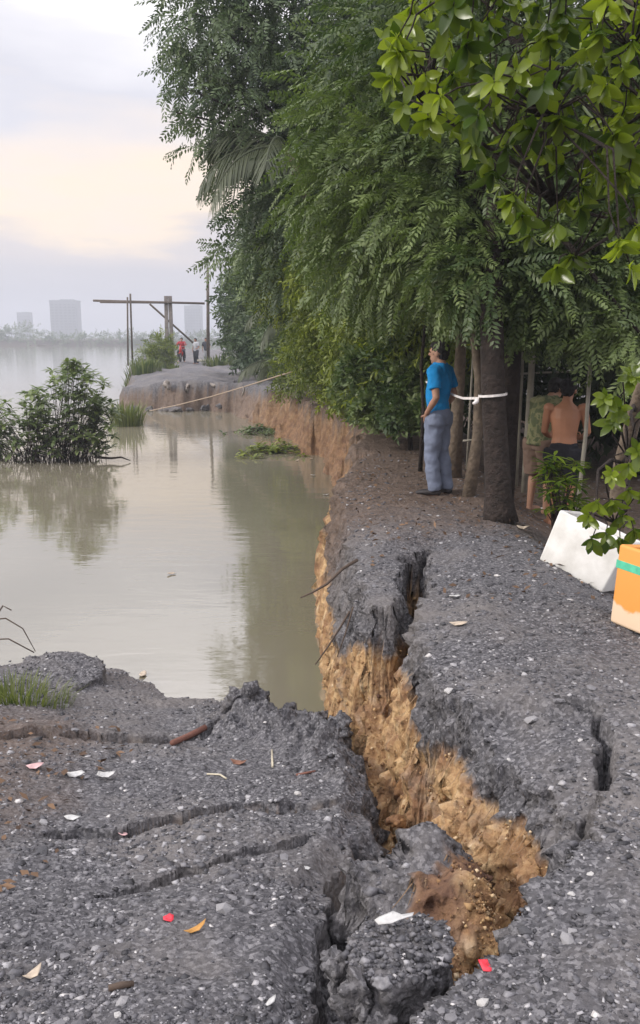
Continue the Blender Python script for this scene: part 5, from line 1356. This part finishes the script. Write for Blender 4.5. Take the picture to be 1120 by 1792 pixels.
M_REDP = simple('red_paint', (.45, .03, .03), .3, .1, 5); M_RUB = simple('tyre_rubber', (.02, .02, .02), .8, .2, 20); M_METAL = simple('bike_metal', (.25, .25, .26), .35, .2, 10)
for yy in (-.58, .68):
    w = empty('wheel', (0, yy, .29)); w.parent = mc
    ring = []
    V = []; F = []
    for i in range(24):
        a = 2 * math.pi * i / 24
        for j in range(8):
            b = 2 * math.pi * j / 8; rr = .24 + .05 * math.cos(b); V.append((.05 * math.sin(b), rr * math.cos(a), rr * math.sin(a)))
    F = [(i * 8 + j, i * 8 + (j + 1) % 8, ((i + 1) % 24) * 8 + (j + 1) % 8, ((i + 1) % 24) * 8 + j) for i in range(24) for j in range(8)]
    MB().add(V, F).build('tyre', M_RUB, w, True)
    r_ = MB().tube([(-.05, 0, 0), (.05, 0, 0)], .04, 10)
    for i in range(5):
        a = 2 * math.pi * i / 5; r_.tube([(0, 0, 0), (0, .2 * math.cos(a), .2 * math.sin(a))], .015, 6)
    r_.build('rim', M_METAL, w)
MB().tube([(0, .68, .29), (0, .5, .75), (0, .42, .98)], [.05, .06, .04], 8).build('fork', M_METAL, mc)
MB().tube([(-.34, .38, 1.02), (-.12, .45, .98), (.12, .45, .98), (.34, .38, 1.02)], .016, 8).build('handlebar', M_METAL, mc)
MB().tube([(0, .52, .55), (0, .55, .78), (0, .47, 1.02)], [(.10, .06), (.19, .09), (.10, .05)], 12).build('front_fairing', M_REDP, mc, True)
MB().tube([(0, .42, .6), (0, .15, .45), (0, -.2, .55), (0, -.62, .72)], [(.16, .10), (.12, .12), (.14, .12), (.06, .05)], 12).build('body', M_REDP, mc, True)
MB().tube([(0, .2, .74), (0, -.2, .77), (0, -.6, .80)], [(.11, .05), (.15, .05), (.10, .04)], 10).build('seat', M_RUB, mc, True)
MB().ball((0, .60, .84), (.08, .05, .06), 10, 8).build('headlight', M_METAL, mc, True)
MB().ball((0, .70, .60), (.07, .16, .03), 10, 6).build('front_mudguard', M_REDP, mc, True)
for s in (-1, 1): MB().tube([(s * .24, .42, 1.0), (s * .28, .44, 1.16)], .008, 6).ball((s * .29, .44, 1.19), (.05, .015, .035), 8, 6).build('mirror', M_METAL, mc, True)

# ================================================================== FAR THINGS
YP = 52
fr = empty('pole_frame', (A(293, 600, YP).x, YP, 0)); B = Vector(fr.location); tag(fr, 'wooden gantry of poles with a long horizontal beam over the river', 'pole frame')
def bar(name, a, b, r, dy=0): MB().tube([A(*a, YP + dy) - B, (A(*a, YP + dy) + A(*b, YP + dy)) / 2 - B, A(*b, YP + dy) - B], r, 8).build(name, M_WOOD, fr, True)
bar('beam', (163, 526), (358, 531), .065, -.15); bar('beam', (175, 529), (300, 530), .05, -.3)
bar('pole', (224, 640), (223, 520), .05, -.5); bar('pole', (232, 640), (228, 514), .055, -.4)
bar('brace', (262, 532), (338, 600), .06, .2)
for (x0, x1, xb, w) in ((288, 293, 291, .16), (296, 299, 300, .12)):
    top, bot = A((x0 + x1) / 2, 518, YP), A(xb + 2, 636, YP)
    bot.z = hz(bot.x, bot.y) - .1
    MB().tube([bot - B, (bot + top) / 2 - B, top - B], [(w * .9, .14), (w, .14), (w * 1.1, .14)], 4, front=(.7, .7, 0)).build('post', simple('grey_post', (.20, .18, .17), .85, .35, 6), fr)
stem('utility_pole', 'tall thin dark pole standing right of the far road', 'pole', [(A(364, 630, 55).x, 55, hz(A(364, 630, 55).x, 55) - .1), A(364, 550, 55), A(363.5, 468, 55)], [.11, .10, .08], M_WOOD)
stem('road_barrier', 'low pale pole lying across the far road', 'pole', [A(345, 631, 54), A(362, 631, 54), A(378, 634, 54)], .06, M_BAMBOOPOLE)
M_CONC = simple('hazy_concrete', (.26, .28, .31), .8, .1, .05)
M_CONC2 = simple('window_band', (.19, .21, .24), .4, .2, .3)
def tower(label, px0, px1, ytop, Y, floors):
    a, b = A(px0, ytop, Y), A(px1, ytop, Y); w = b.x - a.x; h = a.z - WATER_Z - 1; cx_ = (a.x + b.x) / 2
    t = empty('apartment_tower', (cx_, Y, WATER_Z + 1)); tag(t, label, 'building')
    MB().box((0, w * .3, h / 2), (w, w * .6, h)).build('wall', M_CONC, t)
    MB().box((w * .1, w * .3, h + h * .025), (w * .5, w * .35, h * .05)).build('roof_block', M_CONC, t)
    MB().box((0, w * .3, h + .3), (w * 1.02, w * .62, .6)).build('parapet', M_CONC, t)
    wm = MB().box((0, 0, 0), (w / 9, .3, h / floors * .5)); me = pymesh('window', wm.v, wm.f); me.materials.append(M_CONC2)
    for i in range(floors - 1):
        for j in range(6):
            o = bpy.data.objects.new('window', me); COL.objects.link(o); o.parent = t; o.location = (w * (-.4 + .16 * j), -.1, h * (i + .75) / floors)
    return t
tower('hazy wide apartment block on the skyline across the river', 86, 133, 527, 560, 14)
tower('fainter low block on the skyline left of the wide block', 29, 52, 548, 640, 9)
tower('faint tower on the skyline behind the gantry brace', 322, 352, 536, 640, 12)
for i, (px, py, w) in enumerate([(20, 603, 26), (70, 605, 18)]):
    p = G(px, py, WATER_Z); o = clod('floating_raft', ['left dark raft of floating weeds near the far shore', 'right dark raft of floating weeds near the far shore'][i], 'water plants', p, (w * .5, 5, .5), M_LAND, 90 + i, .05, None)
# air: pale haze over the river and the whole scene
hzb = MB().box((-150, 480, 18), (1900, 1180, 41)).build('haze', None)
m = bpy.data.materials.new('river_haze'); m.use_nodes = True; t = m.node_tree; t.nodes.remove(t.nodes['Principled BSDF'])
pv = t.nodes.new('ShaderNodeVolumePrincipled'); pv.inputs['Color'].default_value = (.66, .70, .78, 1); pv.inputs['Density'].default_value = .0015; pv.inputs['Anisotropy'].default_value = .1
t.links.new(pv.outputs[0], t.nodes['Material Output'].inputs['Volume']); hzb.data.materials.clear(); hzb.data.materials.append(m); tag(hzb, kind='stuff')
